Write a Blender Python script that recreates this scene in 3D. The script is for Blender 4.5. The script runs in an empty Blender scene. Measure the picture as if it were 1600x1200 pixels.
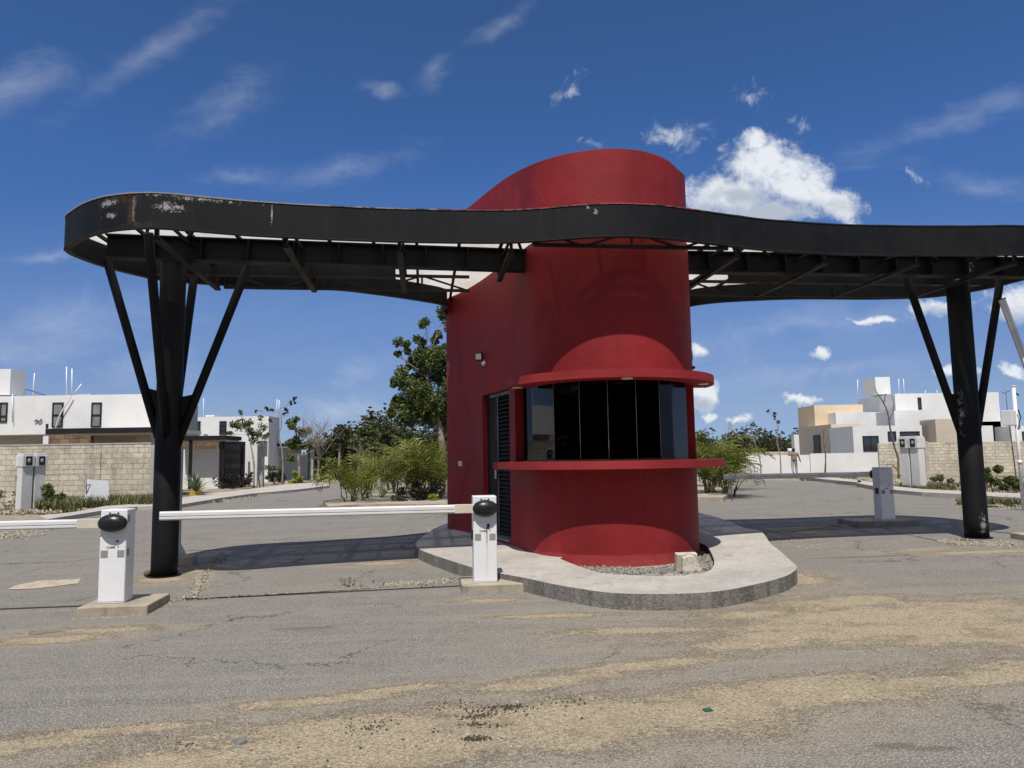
import bpy, bmesh, math, random
from mathutils import Vector, Matrix, Euler
from mathutils.geometry import delaunay_2d_cdt
S = bpy.context.scene
C = S.collection
rad = math.radians
rnd = random.Random(7)

# ------------------------------------------------------------------ camera
F_PX = 1150.0
PITCH = math.atan(115 / 1150); ROLL = rad(0.9)
cF = Vector((0, math.cos(PITCH), math.sin(PITCH)))
_R0 = Vector((1, 0, 0)); _U0 = Vector((0, -math.sin(PITCH), math.cos(PITCH)))
cR = math.cos(ROLL) * _R0 - math.sin(ROLL) * _U0
cU = math.cos(ROLL) * _U0 + math.sin(ROLL) * _R0
CAM = Vector((0, 0, 1.6))
cam = bpy.data.cameras.new("camera"); camo = bpy.data.objects.new("camera", cam); C.objects.link(camo)
cam.sensor_width = 36; cam.lens = F_PX / 1600 * 36; cam.clip_end = 6000; cam.clip_start = 0.05
m = Matrix((cR, cU, -cF)).transposed().to_4x4(); m.translation = CAM
camo.matrix_world = m
S.camera = camo
S.render.resolution_x = 1024; S.render.resolution_y = 768

# ------------------------------------------------------------------ sun, view
SUN = Vector((0.06, 0.54, -1.0)).normalized()
sl = bpy.data.lights.new("sun", 'SUN'); sl.energy = 4.9; sl.angle = rad(0.53); sl.color = (1.0, 0.945, 0.865)
so = bpy.data.objects.new("sun", sl); C.objects.link(so)
so.rotation_euler = SUN.to_track_quat('-Z', 'Y').to_euler()
S.view_settings.view_transform = 'Standard'; S.view_settings.look = 'None'
S.view_settings.gamma = 1; S.view_settings.exposure = 0.0
S.view_settings.use_curve_mapping = False

def ray(px, py): return cF + cR * (px - 800) / F_PX + cU * (600 - py) / F_PX
def gz(x, y):
    t = min(1, max(0, (x + 4.3) / 12.3))
    return 0.17 * t + 0.07 * min(1, max(0, (y - 11) / 5))
def Zp(px, py, z):
    d = ray(px, py); q = CAM + d * ((z - CAM.z) / d.z); return q.x, q.y
def G(px, py, h=0.0):                      # point of the ground (raised by h) seen at a pixel of the photo
    z = .08
    for i in range(25):
        q = Zp(px, py, z + h); z = gz(*q)
    return q
def Yp(px, py, y):
    d = ray(px, py); q = CAM + d * (y / d.y); return q

# ------------------------------------------------------------------ world
W = bpy.data.worlds.new("World"); S.world = W; W.use_nodes = True
nt = W.node_tree; N = nt.nodes; L = nt.links; N.clear()
def wn(t, **k):
    n = N.new(t)
    for a, b in k.items(): setattr(n, a, b)
    return n
def wmath(op, a, b=None, c=None, clamp=False):
    n = wn('ShaderNodeMath', operation=op, use_clamp=clamp)
    for i, v in enumerate((a, b, c)):
        if v is None: continue
        if isinstance(v, (int, float)): n.inputs[i].default_value = v
        else: L.new(v, n.inputs[i])
    return n.outputs[0]
sky = wn('ShaderNodeTexSky', sky_type='NISHITA'); sky.sun_disc = False
sky.sun_elevation = math.asin(-SUN.z); sky.sun_rotation = rad(180 + math.degrees(math.atan2(SUN.x, SUN.y)))
sky.air_density = 0.7; sky.dust_density = 0.0; sky.ozone_density = 3; sky.altitude = 0
# colour of the clear tropical sky by height above the horizon
tc = wn('ShaderNodeTexCoord'); sep = wn('ShaderNodeSeparateXYZ'); L.new(tc.outputs['Generated'], sep.inputs[0])
ramp = wn('ShaderNodeValToRGB'); er = ramp.color_ramp
STOPS = [(.0, (.247, .343, .592)), (.013, (.247, .343, .592)), (.061, (.359, .413, .561)), (.10, (.359, .443, .617)), (.194, (.406, .567, .789)), (.355, (.445, .667, .957)), (.462, (.435, .667, .907)), (.6, (.454, .651, .866))]
er.elements[0].position = 0; er.elements[0].color = (*STOPS[0][1], 1); er.elements[1].position = .6; er.elements[1].color = (*STOPS[-1][1], 1)
for p_, c_ in STOPS[1:-1]:
    e_ = er.elements.new(p_); e_.color = (*c_, 1)
L.new(sep.outputs[2], ramp.inputs[0])
tint = wn('ShaderNodeMix', data_type='RGBA', blend_type='MULTIPLY'); tint.inputs[0].default_value = 1
L.new(sky.outputs[0], tint.inputs[6]); L.new(ramp.outputs[0], tint.inputs[7])
bgs = wn('ShaderNodeBackground'); bgs.inputs[1].default_value = 0.1275
L.new(tint.outputs[2], bgs.inputs[0])
yy = wmath('MAXIMUM', sep.outputs[1], 0.05)
ca = wmath('DIVIDE', sep.outputs[0], yy); cb = wmath('DIVIDE', sep.outputs[2], yy)
comb = wn('ShaderNodeCombineXYZ'); L.new(ca, comb.inputs[0]); L.new(cb, comb.inputs[1])
comb0 = comb
def wnoise(scale, detail, rough, dist=0.0, vec=None, sx=1, sy=1, rot=0, off=0):
    mp = wn('ShaderNodeMapping'); mp.inputs['Scale'].default_value = (sx, sy, 1)
    mp.inputs['Rotation'].default_value = (0, 0, rot); mp.inputs['Location'].default_value = (off, off * .7, off)
    L.new(vec or comb.outputs[0], mp.inputs[0])
    n = wn('ShaderNodeTexNoise'); n.inputs['Scale'].default_value = scale; n.inputs['Detail'].default_value = detail
    n.inputs['Roughness'].default_value = rough; n.inputs['Distortion'].default_value = dist
    L.new(mp.outputs[0], n.inputs['Vector']); return n.outputs[0]
_w = []
for sc_, am in ((9.0, .055), (30.0, .022)):
    n_ = wn('ShaderNodeTexNoise'); n_.inputs['Scale'].default_value = sc_; n_.inputs['Detail'].default_value = 6; n_.inputs['Roughness'].default_value = .6
    L.new(comb0.outputs[0], n_.inputs['Vector'])
    v1 = wn('ShaderNodeVectorMath', operation='SUBTRACT'); L.new(n_.outputs['Color'], v1.inputs[0]); v1.inputs[1].default_value = (.5, .5, .5)
    v2 = wn('ShaderNodeVectorMath', operation='SCALE'); L.new(v1.outputs[0], v2.inputs[0]); v2.inputs['Scale'].default_value = am; _w.append(v2.outputs[0])
wa = wn('ShaderNodeVectorMath', operation='ADD'); L.new(_w[0], wa.inputs[0]); L.new(_w[1], wa.inputs[1])
wb = wn('ShaderNodeVectorMath', operation='ADD'); L.new(comb0.outputs[0], wb.inputs[0]); L.new(wa.outputs[0], wb.inputs[1])
wsep = wn('ShaderNodeSeparateXYZ'); L.new(wb.outputs[0], wsep.inputs[0]); warped = wn('ShaderNodeCombineXYZ'); L.new(wsep.outputs[0], warped.inputs[0]); L.new(wsep.outputs[1], warped.inputs[1])
def dirab(px, py):
    d = ray(px, py); return d.x / d.y, d.z / d.y
def blob(px, py, rx, ry, rot=0):           # soft ellipse on the sky dome (radii in 1/1150 tangent units)
    a, b = dirab(px, py)
    mp = wn('ShaderNodeMapping', vector_type='TEXTURE')
    mp.inputs['Location'].default_value = (a, b, 0); mp.inputs['Rotation'].default_value = (0, 0, rad(rot))
    mp.inputs['Scale'].default_value = (rx / 1150, ry / 1150, 1)
    L.new(warped.outputs[0], mp.inputs[0])
    ln = wn('ShaderNodeVectorMath', operation='LENGTH'); L.new(mp.outputs[0], ln.inputs[0])
    return wmath('SUBTRACT', 1.0, ln.outputs['Value'])
def vmax(lst, k=0.15):
    o = lst[0]
    for x in lst[1:]: o = wmath('SMOOTH_MAX', o, x, k)
    return o
def smooth(v, lo, hi):
    n = wn('ShaderNodeMapRange', interpolation_type='SMOOTHSTEP'); L.new(v, n.inputs[0])
    n.inputs[1].default_value = lo; n.inputs[2].default_value = hi; return n.outputs[0]
fb = wnoise(13, 10, .66, .2)
fb2 = wnoise(42, 8, .68, .2, off=3)
nz = wmath('ADD', wmath('MULTIPLY', wmath('SUBTRACT', fb, .5), 2.3), wmath('MULTIPLY', wmath('SUBTRACT', fb2, .5), 1.7))
cum = vmax([blob(1185, 262, 78, 58), blob(1150, 300, 120, 52), blob(1245, 290, 85, 52, -30), blob(1310, 318, 60, 32, -35),
            blob(1200, 325, 140, 26), blob(1180, 220, 34, 24),
            blob(1098, 548, 22, 15), blob(1096, 612, 38, 24), blob(1088, 630, 34, 12), blob(1156, 648, 28, 9), blob(1105, 645, 20, 9),
            blob(1250, 620, 36, 9), blob(1281, 556, 19, 12), blob(1480, 478, 66, 22), blob(1365, 495, 36, 9), blob(1590, 470, 56, 40),
            blob(1490, 580, 54, 12), blob(1585, 572, 30, 10, -20), blob(1185, 668, 16, 5)])
cumd = smooth(wmath('ADD', wmath('MULTIPLY', cum, 1.35), wmath('MULTIPLY', nz, .95)), -.02, 1.05)
fbt = wnoise(26, 8, .7, .9, off=9)
thin = vmax([blob(888, 134, 52, 20, 42), blob(1062, 205, 72, 34, 20), blob(1178, 150, 34, 26), blob(1248, 192, 22, 24, 60), blob(922, 224, 38, 14),
             blob(1420, 278, 30, 10, -30)], .05)
thind = wmath('MULTIPLY', smooth(wmath('ADD', thin, wmath('MULTIPLY', wmath('SUBTRACT', fbt, .54), 4.0)), .1, 1.5), .62)
ci_n = wnoise(6.5, 10, .70, .8, sx=.8, sy=1.9, rot=rad(-24), off=5)
ci = vmax([blob(20, 140, 170, 60, 20), blob(240, 80, 240, 40, 35), blob(680, 110, 55, 36, 45), blob(595, 135, 45, 18, -10), blob(545, 262, 190, 34, 14),
           blob(780, 40, 90, 26, 30), blob(370, 275, 110, 30), blob(90, 510, 220, 70, 12), blob(210, 575, 160, 40), blob(560, 580, 120, 34, 20),
           blob(1260, 505, 300, 38, 7), blob(1540, 295, 190, 36, -15), blob(1500, 190, 330, 36, 18), blob(80, 400, 100, 16, 10), blob(550, 640, 130, 40),
           blob(1300, 580, 260, 28, 6), blob(360, 160, 150, 50, 30), blob(60, 540, 260, 60, 10), blob(900, 560, 500, 60, 4)], .3)
cid0 = wmath('MULTIPLY', smooth(cb, .42, .02), .16)
cid = wmath('MULTIPLY', smooth(wmath('ADD', wmath('MULTIPLY', ci, .95), wmath('MULTIPLY', wmath('SUBTRACT', ci_n, .5), 1.9)), .05, 1.9), .30)
front = smooth(sep.outputs[1], 0.05, 0.15)
# unseen thin white cloud added behind the viewpoint and overhead, to neutralise blue fill
fill_veil = wmath('MULTIPLY', wmath('ADD', smooth(sep.outputs[1], .25, -.35), smooth(sep.outputs[2], .62, .85), clamp=True), smooth(wnoise(2.2, 5, .6, .5, vec=tc.outputs['Generated'], off=2), .38, .62))
fill_veil = wmath('MULTIPLY', fill_veil, .62)
dens = wmath('MAXIMUM', wmath('MULTIPLY', wmath('MAXIMUM', wmath('MAXIMUM', cumd, thind), wmath('ADD', cid, wmath('MULTIPLY', cid0, wmath('ADD', ci_n, .3))), clamp=True), front), fill_veil, clamp=True)
cc = wn('ShaderNodeMix', data_type='RGBA')
base_ = vmax([blob(1185, 330, 150, 26), blob(1160, 300, 60, 20), blob(1096, 632, 44, 14), blob(1155, 656, 34, 7), blob(1250, 627, 40, 6), blob(1098, 560, 24, 9), blob(1281, 564, 22, 8), blob(1480, 492, 75, 14), blob(1590, 498, 60, 30), blob(1365, 503, 40, 6)], .1)
shade = smooth(wmath('ADD', wmath('MULTIPLY', wmath('SUBTRACT', wnoise(16, 8, .6, .4, off=1), .5), 2.4), wmath('MULTIPLY', base_, .9)), -.3, .75)
L.new(wmath('MULTIPLY', shade, cumd), cc.inputs[0])
cc.inputs[6].default_value = (.82, .86, .91, 1); cc.inputs[7].default_value = (.46, .52, .61, 1)
bgc = wn('ShaderNodeBackground'); L.new(cc.outputs[2], bgc.inputs[0]); bgc.inputs[1].default_value = 0.98
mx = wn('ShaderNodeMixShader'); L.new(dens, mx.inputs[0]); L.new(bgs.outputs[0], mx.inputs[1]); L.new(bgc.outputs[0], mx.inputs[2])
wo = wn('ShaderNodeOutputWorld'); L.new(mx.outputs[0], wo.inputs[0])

# ------------------------------------------------------------------ material helpers
class NT:
    def __init__(s, name):
        s.m = bpy.data.materials.new(name); s.m.use_nodes = True; s.t = s.m.node_tree; s.t.nodes.clear()
        s.out = s.t.nodes.new('ShaderNodeOutputMaterial')
        s.b = s.t.nodes.new('ShaderNodeBsdfPrincipled'); s.t.links.new(s.b.outputs[0], s.out.inputs[0])
        s.geo = s.t.nodes.new('ShaderNodeNewGeometry'); s.pos = s.geo.outputs['Position']
        tcn = s.t.nodes.new('ShaderNodeTexCoord'); s.obj = tcn.outputs['Object']
    def L(s, a, b): s.t.links.new(a, b)
    def n(s, t, **k):
        x = s.t.nodes.new(t)
        for a, b in k.items(): setattr(x, a, b)
        return x
    def math(s, op, a, b=None, c=None, clamp=False):
        n = s.n('ShaderNodeMath', operation=op, use_clamp=clamp)
        for i, v in enumerate((a, b, c)):
            if v is None: continue
            if isinstance(v, (int, float)): n.inputs[i].default_value = v
            else: s.L(v, n.inputs[i])
        return n.outputs[0]
    def map(s, vec, sc=(1, 1, 1), loc=(0, 0, 0), rot=(0, 0, 0), vt='POINT'):
        m_ = s.n('ShaderNodeMapping', vector_type=vt); s.L(vec, m_.inputs[0])
        m_.inputs['Scale'].default_value = sc; m_.inputs['Location'].default_value = loc; m_.inputs['Rotation'].default_value = rot
        return m_.outputs[0]
    def noise(s, scale, detail=4, rough=.55, vec=None, dist=0):
        n = s.n('ShaderNodeTexNoise'); n.inputs['Scale'].default_value = scale; n.inputs['Detail'].default_value = detail
        n.inputs['Roughness'].default_value = rough; n.inputs['Distortion'].default_value = dist
        s.L(vec if vec else s.pos, n.inputs['Vector']); return n.outputs[0]
    def step(s, v, lo, hi, a=0, b=1):
        n = s.n('ShaderNodeMapRange', interpolation_type='SMOOTHSTEP'); s.L(v, n.inputs[0])
        for i, x in enumerate((lo, hi, a, b)): n.inputs[i + 1].default_value = x
        return n.outputs[0]
    def mix(s, f, a, b, bt='MIX'):
        n = s.n('ShaderNodeMix', data_type='RGBA', blend_type=bt)
        for i, v in ((0, f), (6, a), (7, b)):
            if isinstance(v, (int, float)): n.inputs[i].default_value = v
            elif isinstance(v, tuple): n.inputs[i].default_value = (*v, 1)
            else: s.L(v, n.inputs[i])
        return n.outputs[2]
    def ell(s, x, y, rx, ry, rot=0):       # ellipse on the ground plan
        v = s.map(s.pos2(), (rx, ry, 1), (x, y, 0), (0, 0, rad(rot)), 'TEXTURE')
        ln = s.n('ShaderNodeVectorMath', operation='LENGTH'); s.L(v, ln.inputs[0])
        return s.math('SUBTRACT', 1.0, ln.outputs['Value'])
    def pos2(s):
        if not hasattr(s, '_p2'):
            v = s.n('ShaderNodeVectorMath', operation='MULTIPLY'); s.L(s.pos, v.inputs[0]); v.inputs[1].default_value = (1, 1, 0); s._p2 = v.outputs[0]
        return s._p2
    def set(s, col=None, rough=None, bump=None, bd=.01, bs=1.0, **k):
        if col is not None:
            if isinstance(col, tuple): s.b.inputs['Base Color'].default_value = (*col, 1)
            else: s.L(col, s.b.inputs['Base Color'])
        if rough is not None:
            if isinstance(rough, (int, float)): s.b.inputs['Roughness'].default_value = rough
            else: s.L(rough, s.b.inputs['Roughness'])
        if bump is not None:
            bn = s.n('ShaderNodeBump'); bn.inputs['Strength'].default_value = bs; bn.inputs['Distance'].default_value = bd
            s.L(bump, bn.inputs['Height']); s.L(bn.outputs[0], s.b.inputs['Normal'])
        for a, b in k.items(): s.b.inputs[a.replace('_', ' ')].default_value = b
        return s.m
def simple(name, col, rough=.6, var=.25, scale=3, bd=.003, fine=60, metallic=0, spec=.4):
    t = NT(name)
    n1 = t.noise(scale, 6, .6); n2 = t.noise(fine, 3, .6)
    f = t.math('ADD', t.math('MULTIPLY', n1, .7), t.math('MULTIPLY', n2, .3))
    c = t.mix(t.step(f, .3, .7), tuple(x * (1 - var) for x in col), tuple(min(1, x * (1 + var)) for x in col))
    m_ = t.set(c, t.step(n1, .3, .7, max(.05, rough - .1), min(1, rough + .1)), t.math('ADD', n1, t.math('MULTIPLY', n2, .5)), bd)
    t.b.inputs['Metallic'].default_value = metallic; t.b.inputs['Specular IOR Level'].default_value = spec
    return m_

# ------------------------------------------------------------------ mesh helpers
class MB:
    def __init__(s): s.v = []; s.f = []; s.sm = []
    def add(s, vs, fs, sm=False):
        k = len(s.v); s.v += [Vector(v) for v in vs]; s.f += [tuple(i + k for i in f) for f in fs]; s.sm += [sm] * len(fs); return s
    def box(s, lo, hi, M=None):
        x0, y0, z0 = lo; x1, y1, z1 = hi
        vs = [Vector(p) for p in ((x0, y0, z0), (x1, y0, z0), (x1, y1, z0), (x0, y1, z0), (x0, y0, z1), (x1, y0, z1), (x1, y1, z1), (x0, y1, z1))]
        if M is not None: vs = [M @ v for v in vs]
        return s.add(vs, [(3, 2, 1, 0), (4, 5, 6, 7), (0, 1, 5, 4), (1, 2, 6, 5), (2, 3, 7, 6), (3, 0, 4, 7)])
    def bar(s, p, q, w, h, up=Vector((0, 0, 1))):   # rectangular bar from p to q
        p = Vector(p); q = Vector(q); d = (q - p).normalized(); a = d.cross(up)
        if a.length < 1e-4: a = d.cross(Vector((0, 1, 0)))
        a.normalize(); b = a.cross(d).normalized()
        vs = []
        for o in (p, q):
            for i, j in ((-1, -1), (1, -1), (1, 1), (-1, 1)): vs.append(o + a * (w / 2 * i) + b * (h / 2 * j))
        return s.add(vs, [(0, 1, 2, 3), (7, 6, 5, 4), (0, 4, 5, 1), (1, 5, 6, 2), (2, 6, 7, 3), (3, 7, 4, 0)])
    def tube(s, pts, rs, n=10, cap=True, sm=True):
        pts = [Vector(p) for p in pts]
        if isinstance(rs, (int, float)): rs = [rs] * len(pts)
        ring = []; vs = []; fs = []
        ref = Vector((0, 0, 1))
        for i, p in enumerate(pts):
            d = (pts[min(i + 1, len(pts) - 1)] - pts[max(i - 1, 0)]).normalized()
            a = d.cross(ref)
            if a.length < .05: a = d.cross(Vector((0, 1, 0)))
            a.normalize(); b = d.cross(a)
            for k in range(n):
                t = 2 * math.pi * k / n; vs.append(p + (a * math.cos(t) + b * math.sin(t)) * rs[i])
        for i in range(len(pts) - 1):
            for k in range(n):
                fs.append((i * n + k, i * n + (k + 1) % n, (i + 1) * n + (k + 1) % n, (i + 1) * n + k))
        s.add(vs, fs, sm)
        if cap:
            k0 = len(s.v) - len(vs)
            s.f += [tuple(k0 + k for k in range(n))[::-1], tuple(k0 + (len(pts) - 1) * n + k for k in range(n))]; s.sm += [False, False]
        return s
    def prism(s, poly, z0, z1):
        n = len(poly)
        g = lambda z, p: z(p[0], p[1]) if callable(z) else z
        vs = [(p[0], p[1], g(z0, p)) for p in poly] + [(p[0], p[1], g(z1, p)) for p in poly]
        a = sum(poly[i][0] * poly[(i + 1) % n][1] - poly[(i + 1) % n][0] * poly[i][1] for i in range(n))
        fs = [tuple(range(n))[::-1], tuple(range(n, 2 * n))] + [(i, (i + 1) % n, (i + 1) % n + n, i + n) for i in range(n)]
        if a < 0: fs = [f[::-1] for f in fs]
        return s.add(vs, fs)
    def ellipsoid(s, c, r, nu=14, nv=8, M=None):
        vs = []; fs = []
        for j in range(nv + 1):
            ph = math.pi * j / nv
            for i in range(nu):
                t = 2 * math.pi * i / nu
                v = Vector((c[0] + r[0] * math.sin(ph) * math.cos(t), c[1] + r[1] * math.sin(ph) * math.sin(t), c[2] + r[2] * math.cos(ph)))
                vs.append(M @ v if M is not None else v)
        for j in range(nv):
            for i in range(nu): fs.append(((j + 1) * nu + i, (j + 1) * nu + (i + 1) % nu, j * nu + (i + 1) % nu, j * nu + i))
        return s.add(vs, fs, True)
    def build(s, name, mat, parent=None, bevel=0, base=None):
        off = Vector((0, 0, 0))
        if parent is not None: off = BASE.get(parent.name, off)
        if base is not None: off = Vector(base)
        me = bpy.data.meshes.new(name)
        me.from_pydata([tuple(v - off) for v in s.v], [], s.f)
        me.polygons.foreach_set('use_smooth', s.sm)
        me.validate(); me.update()
        if mat: me.materials.append(mat)
        o = bpy.data.objects.new(name, me); C.objects.link(o)
        if base is not None: o.location = base
        if parent is not None: o.parent = parent; BASE[o.name] = off
        if bevel:
            b = o.modifiers.new('bevel', 'BEVEL'); b.width = bevel; b.segments = 2; b.limit_method = 'ANGLE'; b.angle_limit = rad(40)
        return o
BASE = {}
def tag(o, label=None, cat=None, group=None, kind=None):
    if label: o['label'] = label
    if cat: o['category'] = cat
    if group: o['group'] = group
    if kind: o['kind'] = kind
    return o
def thing(name, base, label, cat, group=None, offset=True):
    o = bpy.data.objects.new(name, None); C.objects.link(o); o.location = base; o.empty_display_size = .1
    BASE[o.name] = Vector(base) if offset else Vector((0, 0, 0))
    return tag(o, label, cat, group)
def copy_tree(o, parent=None):
    c = o.copy(); C.objects.link(c); c.parent = parent
    for ch in list(o.children): copy_tree(ch, c)
    return c
def inside(p, poly):
    x, y = p; r = False; n = len(poly)
    for i in range(n):
        x1, y1 = poly[i]; x2, y2 = poly[(i + 1) % n]
        if (y1 > y) != (y2 > y) and x < (x2 - x1) * (y - y1) / (y2 - y1) + x1: r = not r
    return r
def sheet(poly, zf, holes=(), step=1.0, skirt=0, mb=None):
    """flat sheet following the ground, triangulated with inner points; skirt = depth of its side walls"""
    mb = mb or MB()
    pts = []; edges = []
    for lp in [poly] + list(holes):
        k = len(pts); n = len(lp); pts += [Vector(p) for p in lp]; edges += [(k + i, k + (i + 1) % n) for i in range(n)]
    xs = [p[0] for p in poly]; ys = [p[1] for p in poly]
    x = math.floor(min(xs) / step) * step
    while x < max(xs):
        y = math.floor(min(ys) / step) * step
        while y < max(ys):
            q = (x + .013, y + .017)
            if inside(q, poly) and not any(inside(q, h) for h in holes): pts.append(Vector(q))
            y += step
        x += step
    V, E_, Fc, *_ = delaunay_2d_cdt(pts, edges, [], 0, 1e-5)
    fs = []
    for f in Fc:
        cx = sum(V[i].x for i in f) / len(f); cy = sum(V[i].y for i in f) / len(f)
        if inside((cx, cy), poly) and not any(inside((cx, cy), h) for h in holes): fs.append(tuple(f))
    mb.add([(v.x, v.y, zf(v.x, v.y)) for v in V], fs)
    if skirt:
        for lp in [poly] + list(holes):
            n = len(lp)
            vs = [(p[0], p[1], zf(*p)) for p in lp] + [(p[0], p[1], zf(*p) - skirt) for p in lp]
            mb.add(vs, [(i, (i + 1) % n, (i + 1) % n + n, i + n) for i in range(n)])
    return mb
def spline(pts, k=6, closed=False):
    n = len(pts); out = []
    for i in range(n if closed else n - 1):
        g = (lambda j: pts[j % n]) if closed else (lambda j: pts[min(max(j, 0), n - 1)])
        p0, p1, p2, p3 = [Vector(g(j)) for j in (i - 1, i, i + 1, i + 2)]
        for s_ in range(k):
            t = s_ / k
            out.append(.5 * ((2 * p1) + (p2 - p0) * t + (2 * p0 - 5 * p1 + 4 * p2 - p3) * t * t + (3 * p1 - p0 - 3 * p2 + p3) * t ** 3))
    if not closed: out.append(Vector(pts[-1]))
    return out
def offset_loop(pts, d, closed=True):
    n = len(pts); out = []
    for i in range(n):
        a = pts[(i - 1) % n] if closed else pts[max(i - 1, 0)]; b = pts[(i + 1) % n] if closed else pts[min(i + 1, n - 1)]
        t = Vector((b[0] - a[0], b[1] - a[1])).normalized(); out.append(Vector((pts[i][0] + t.y * d, pts[i][1] - t.x * d)))
    return out
# ------------------------------------------------------------------ ground materials
def asphalt_material():
    t = NT('asphalt')
    big = t.noise(.30, 5, .6); mid = t.noise(2.2, 7, .7); fine = t.noise(70, 3, .7); m3 = t.noise(9, 6, .7)
    strk = t.noise(1.1, 6, .65, t.map(t.pos2(), (.30, 3.4, 1), rot=(0, 0, rad(-9))), .5)
    tyre = t.noise(1.6, 6, .7, t.map(t.pos2(), (.10, 5.5, 1), (3, 5, 0), (0, 0, rad(-13))), .25)
    base = t.mix(t.step(big, .3, .7), (.106, .101, .092), (.165, .154, .137))
    base = t.mix(t.step(mid, .32, .72), t.mix(.5, base, (.075, .070, .064)), t.mix(.55, base, (.235, .212, .178)))
    base = t.mix(t.math('MULTIPLY', t.step(m3, .42, .62), .35), base, (.22, .20, .168))
    base = t.mix(t.math('MULTIPLY', t.step(strk, .50, .66), .6), base, (.27, .24, .195))
    base = t.mix(t.math('MULTIPLY', t.step(strk, .46, .32), .5), base, (.075, .071, .067))
    base = t.mix(t.math('MULTIPLY', t.step(tyre, .57, .64), .4), base, (.30, .27, .22))
    base = t.mix(t.math('MULTIPLY', t.step(tyre, .44, .38), .4), base, (.065, .062, .058))
    vor = t.n('ShaderNodeTexVoronoi'); vor.inputs['Scale'].default_value = 62; t.L(t.pos, vor.inputs['Vector'])
    spk = t.step(t.math('ADD', vor.outputs['Distance'], t.math('MULTIPLY', t.math('SUBTRACT', fine, .5), 1.0)), .2, .62)
    base = t.mix(t.math('MULTIPLY', spk, .68), t.mix(.75, base, (.38, .355, .315)), t.mix(.5, base, (.035, .033, .031)))
    # hairline cracks here and there
    cv = t.n('ShaderNodeTexVoronoi', feature='DISTANCE_TO_EDGE'); cv.inputs['Scale'].default_value = .55
    wv = t.n('ShaderNodeVectorMath', operation='ADD'); nn = t.n('ShaderNodeTexNoise'); nn.inputs['Scale'].default_value = 1.6; nn.inputs['Detail'].default_value = 8; nn.inputs['Roughness'].default_value = .7; t.L(t.pos, nn.inputs['Vector'])
    t.L(t.pos2(), wv.inputs[0]); sc_v = t.n('ShaderNodeVectorMath', operation='SCALE'); t.L(nn.outputs['Color'], sc_v.inputs[0]); sc_v.inputs['Scale'].default_value = 1.3; t.L(sc_v.outputs[0], wv.inputs[1]); t.L(wv.outputs[0], cv.inputs['Vector'])
    ck = t.math('MULTIPLY', t.step(cv.outputs['Distance'], .014, .002), t.step(t.noise(.5, 3, .5, t.map(t.pos2(), (1, 1, 1), (9, 2, 0))), .48, .56))
    base = t.mix(t.math('MULTIPLY', ck, .8), base, (.03, .028, .026))
    CO = [t.ell(*G(1300, 1042), 1.3, .3, 3), t.ell(*G(1500, 1040), 1.3, .22, 8), t.ell(*G(1120, 1050), .8, .2, 0), t.ell(*G(1350, 1170), 2.2, .55, 5), t.ell(*G(1600, 1130), 1.6, .5, 5), t.ell(*G(950, 1195), 1.2, .25, 5)]
    v2 = t.n('ShaderNodeTexVoronoi'); v2.inputs['Scale'].default_value = 60; t.L(t.pos, v2.inputs['Vector'])
    cs = t.math('MULTIPLY', t.step(t.math('ADD', vmaxt(t, CO), t.math('MULTIPLY', t.math('SUBTRACT', mid, .5), 1.4)), -.1, .5), t.step(v2.outputs['Distance'], .45, .15))
    v3 = t.n('ShaderNodeSeparateColor'); t.L(v2.outputs['Color'], v3.inputs[0])
    base = t.mix(t.math('MULTIPLY', cs, .75), base, t.mix(t.step(v3.outputs[0], .3, .8), (.09, .085, .08), (.40, .36, .30)))
    # blown sand lying on the asphalt
    E_ = []
    def e(px, py, rx, ry, rot=0):
        q = G(px, py); E_.append(t.ell(q[0], q[1], rx, ry, rot))
    e(560, 1150, 1.9, .55, 12); e(900, 1130, 1.9, .55, 5); e(1250, 1075, 1.6, .33, 8); e(1420, 960, 2.6, .9, 2); e(640, 1165, 1.7, .42, 10); e(330, 1185, 1.3, .30, 14); e(880, 1120, 1.9, .50, 8); e(1100, 1105, 1.1, .38, 0); e(1290, 1085, 1.2, .30, 5)
    e(1500, 1062, 1.6, .27, 9); e(860, 1065, 1.0, .22, 12); e(1000, 1040, .9, .18, 10); e(1700, 1040, 2, .35, 8)
    e(1380, 985, 2.4, .62, 0); e(1600, 990, 2.2, .65, 0); e(1200, 1000, .9, .45, 20); e(1180, 960, .7, .25, 10); e(1320, 940, 1.1, .5, 0); e(1480, 950, 1.2, .5, 0)
    e(640, 1075, .55, .12, 10); e(500, 1095, .8, .15, 8); e(880, 962, .9, .15, -3); e(1000, 985, 1.0, .2, 0)
    e(160, 985, .75, .22, 0); e(80, 1000, .8, .22, 10); e(0, 1170, .9, .2, 10); e(765, 938, .55, .14, 0); e(200, 1140, .9, .12, 10)
    e(253, 906, .55, .42, 0); e(300, 893, .45, .33, 40); e(600, 880, .8, .25, 5); e(1260, 830, .7, .6, 0); e(1255, 905, .5, .6, 0)
    e(1555, 862, 1.6, .22, 0); e(1440, 858, .9, .12, 10)
    f = vmaxt(t, E_)
    n_ = t.math('ADD', t.math('MULTIPLY', t.math('SUBTRACT', t.noise(2.6, 7, .68, t.map(t.pos2(), (.7, 1.3, 1))), .5), 1.7), t.math('ADD', t.math('MULTIPLY', t.math('SUBTRACT', t.noise(24, 4, .7), .5), 1.3), t.math('MULTIPLY', t.math('SUBTRACT', fine, .5), 1.5)))
    sand = t.math('MAXIMUM', t.step(t.math('ADD', f, n_), .0, .5), t.math('MULTIPLY', t.step(t.math('ADD', f, t.math('MULTIPLY', n_, .5)), -.9, .4), .42))
    sc = t.mix(t.step(t.noise(40, 5, .7), .3, .7), (.265, .207, .13), (.53, .438, .295))
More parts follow.
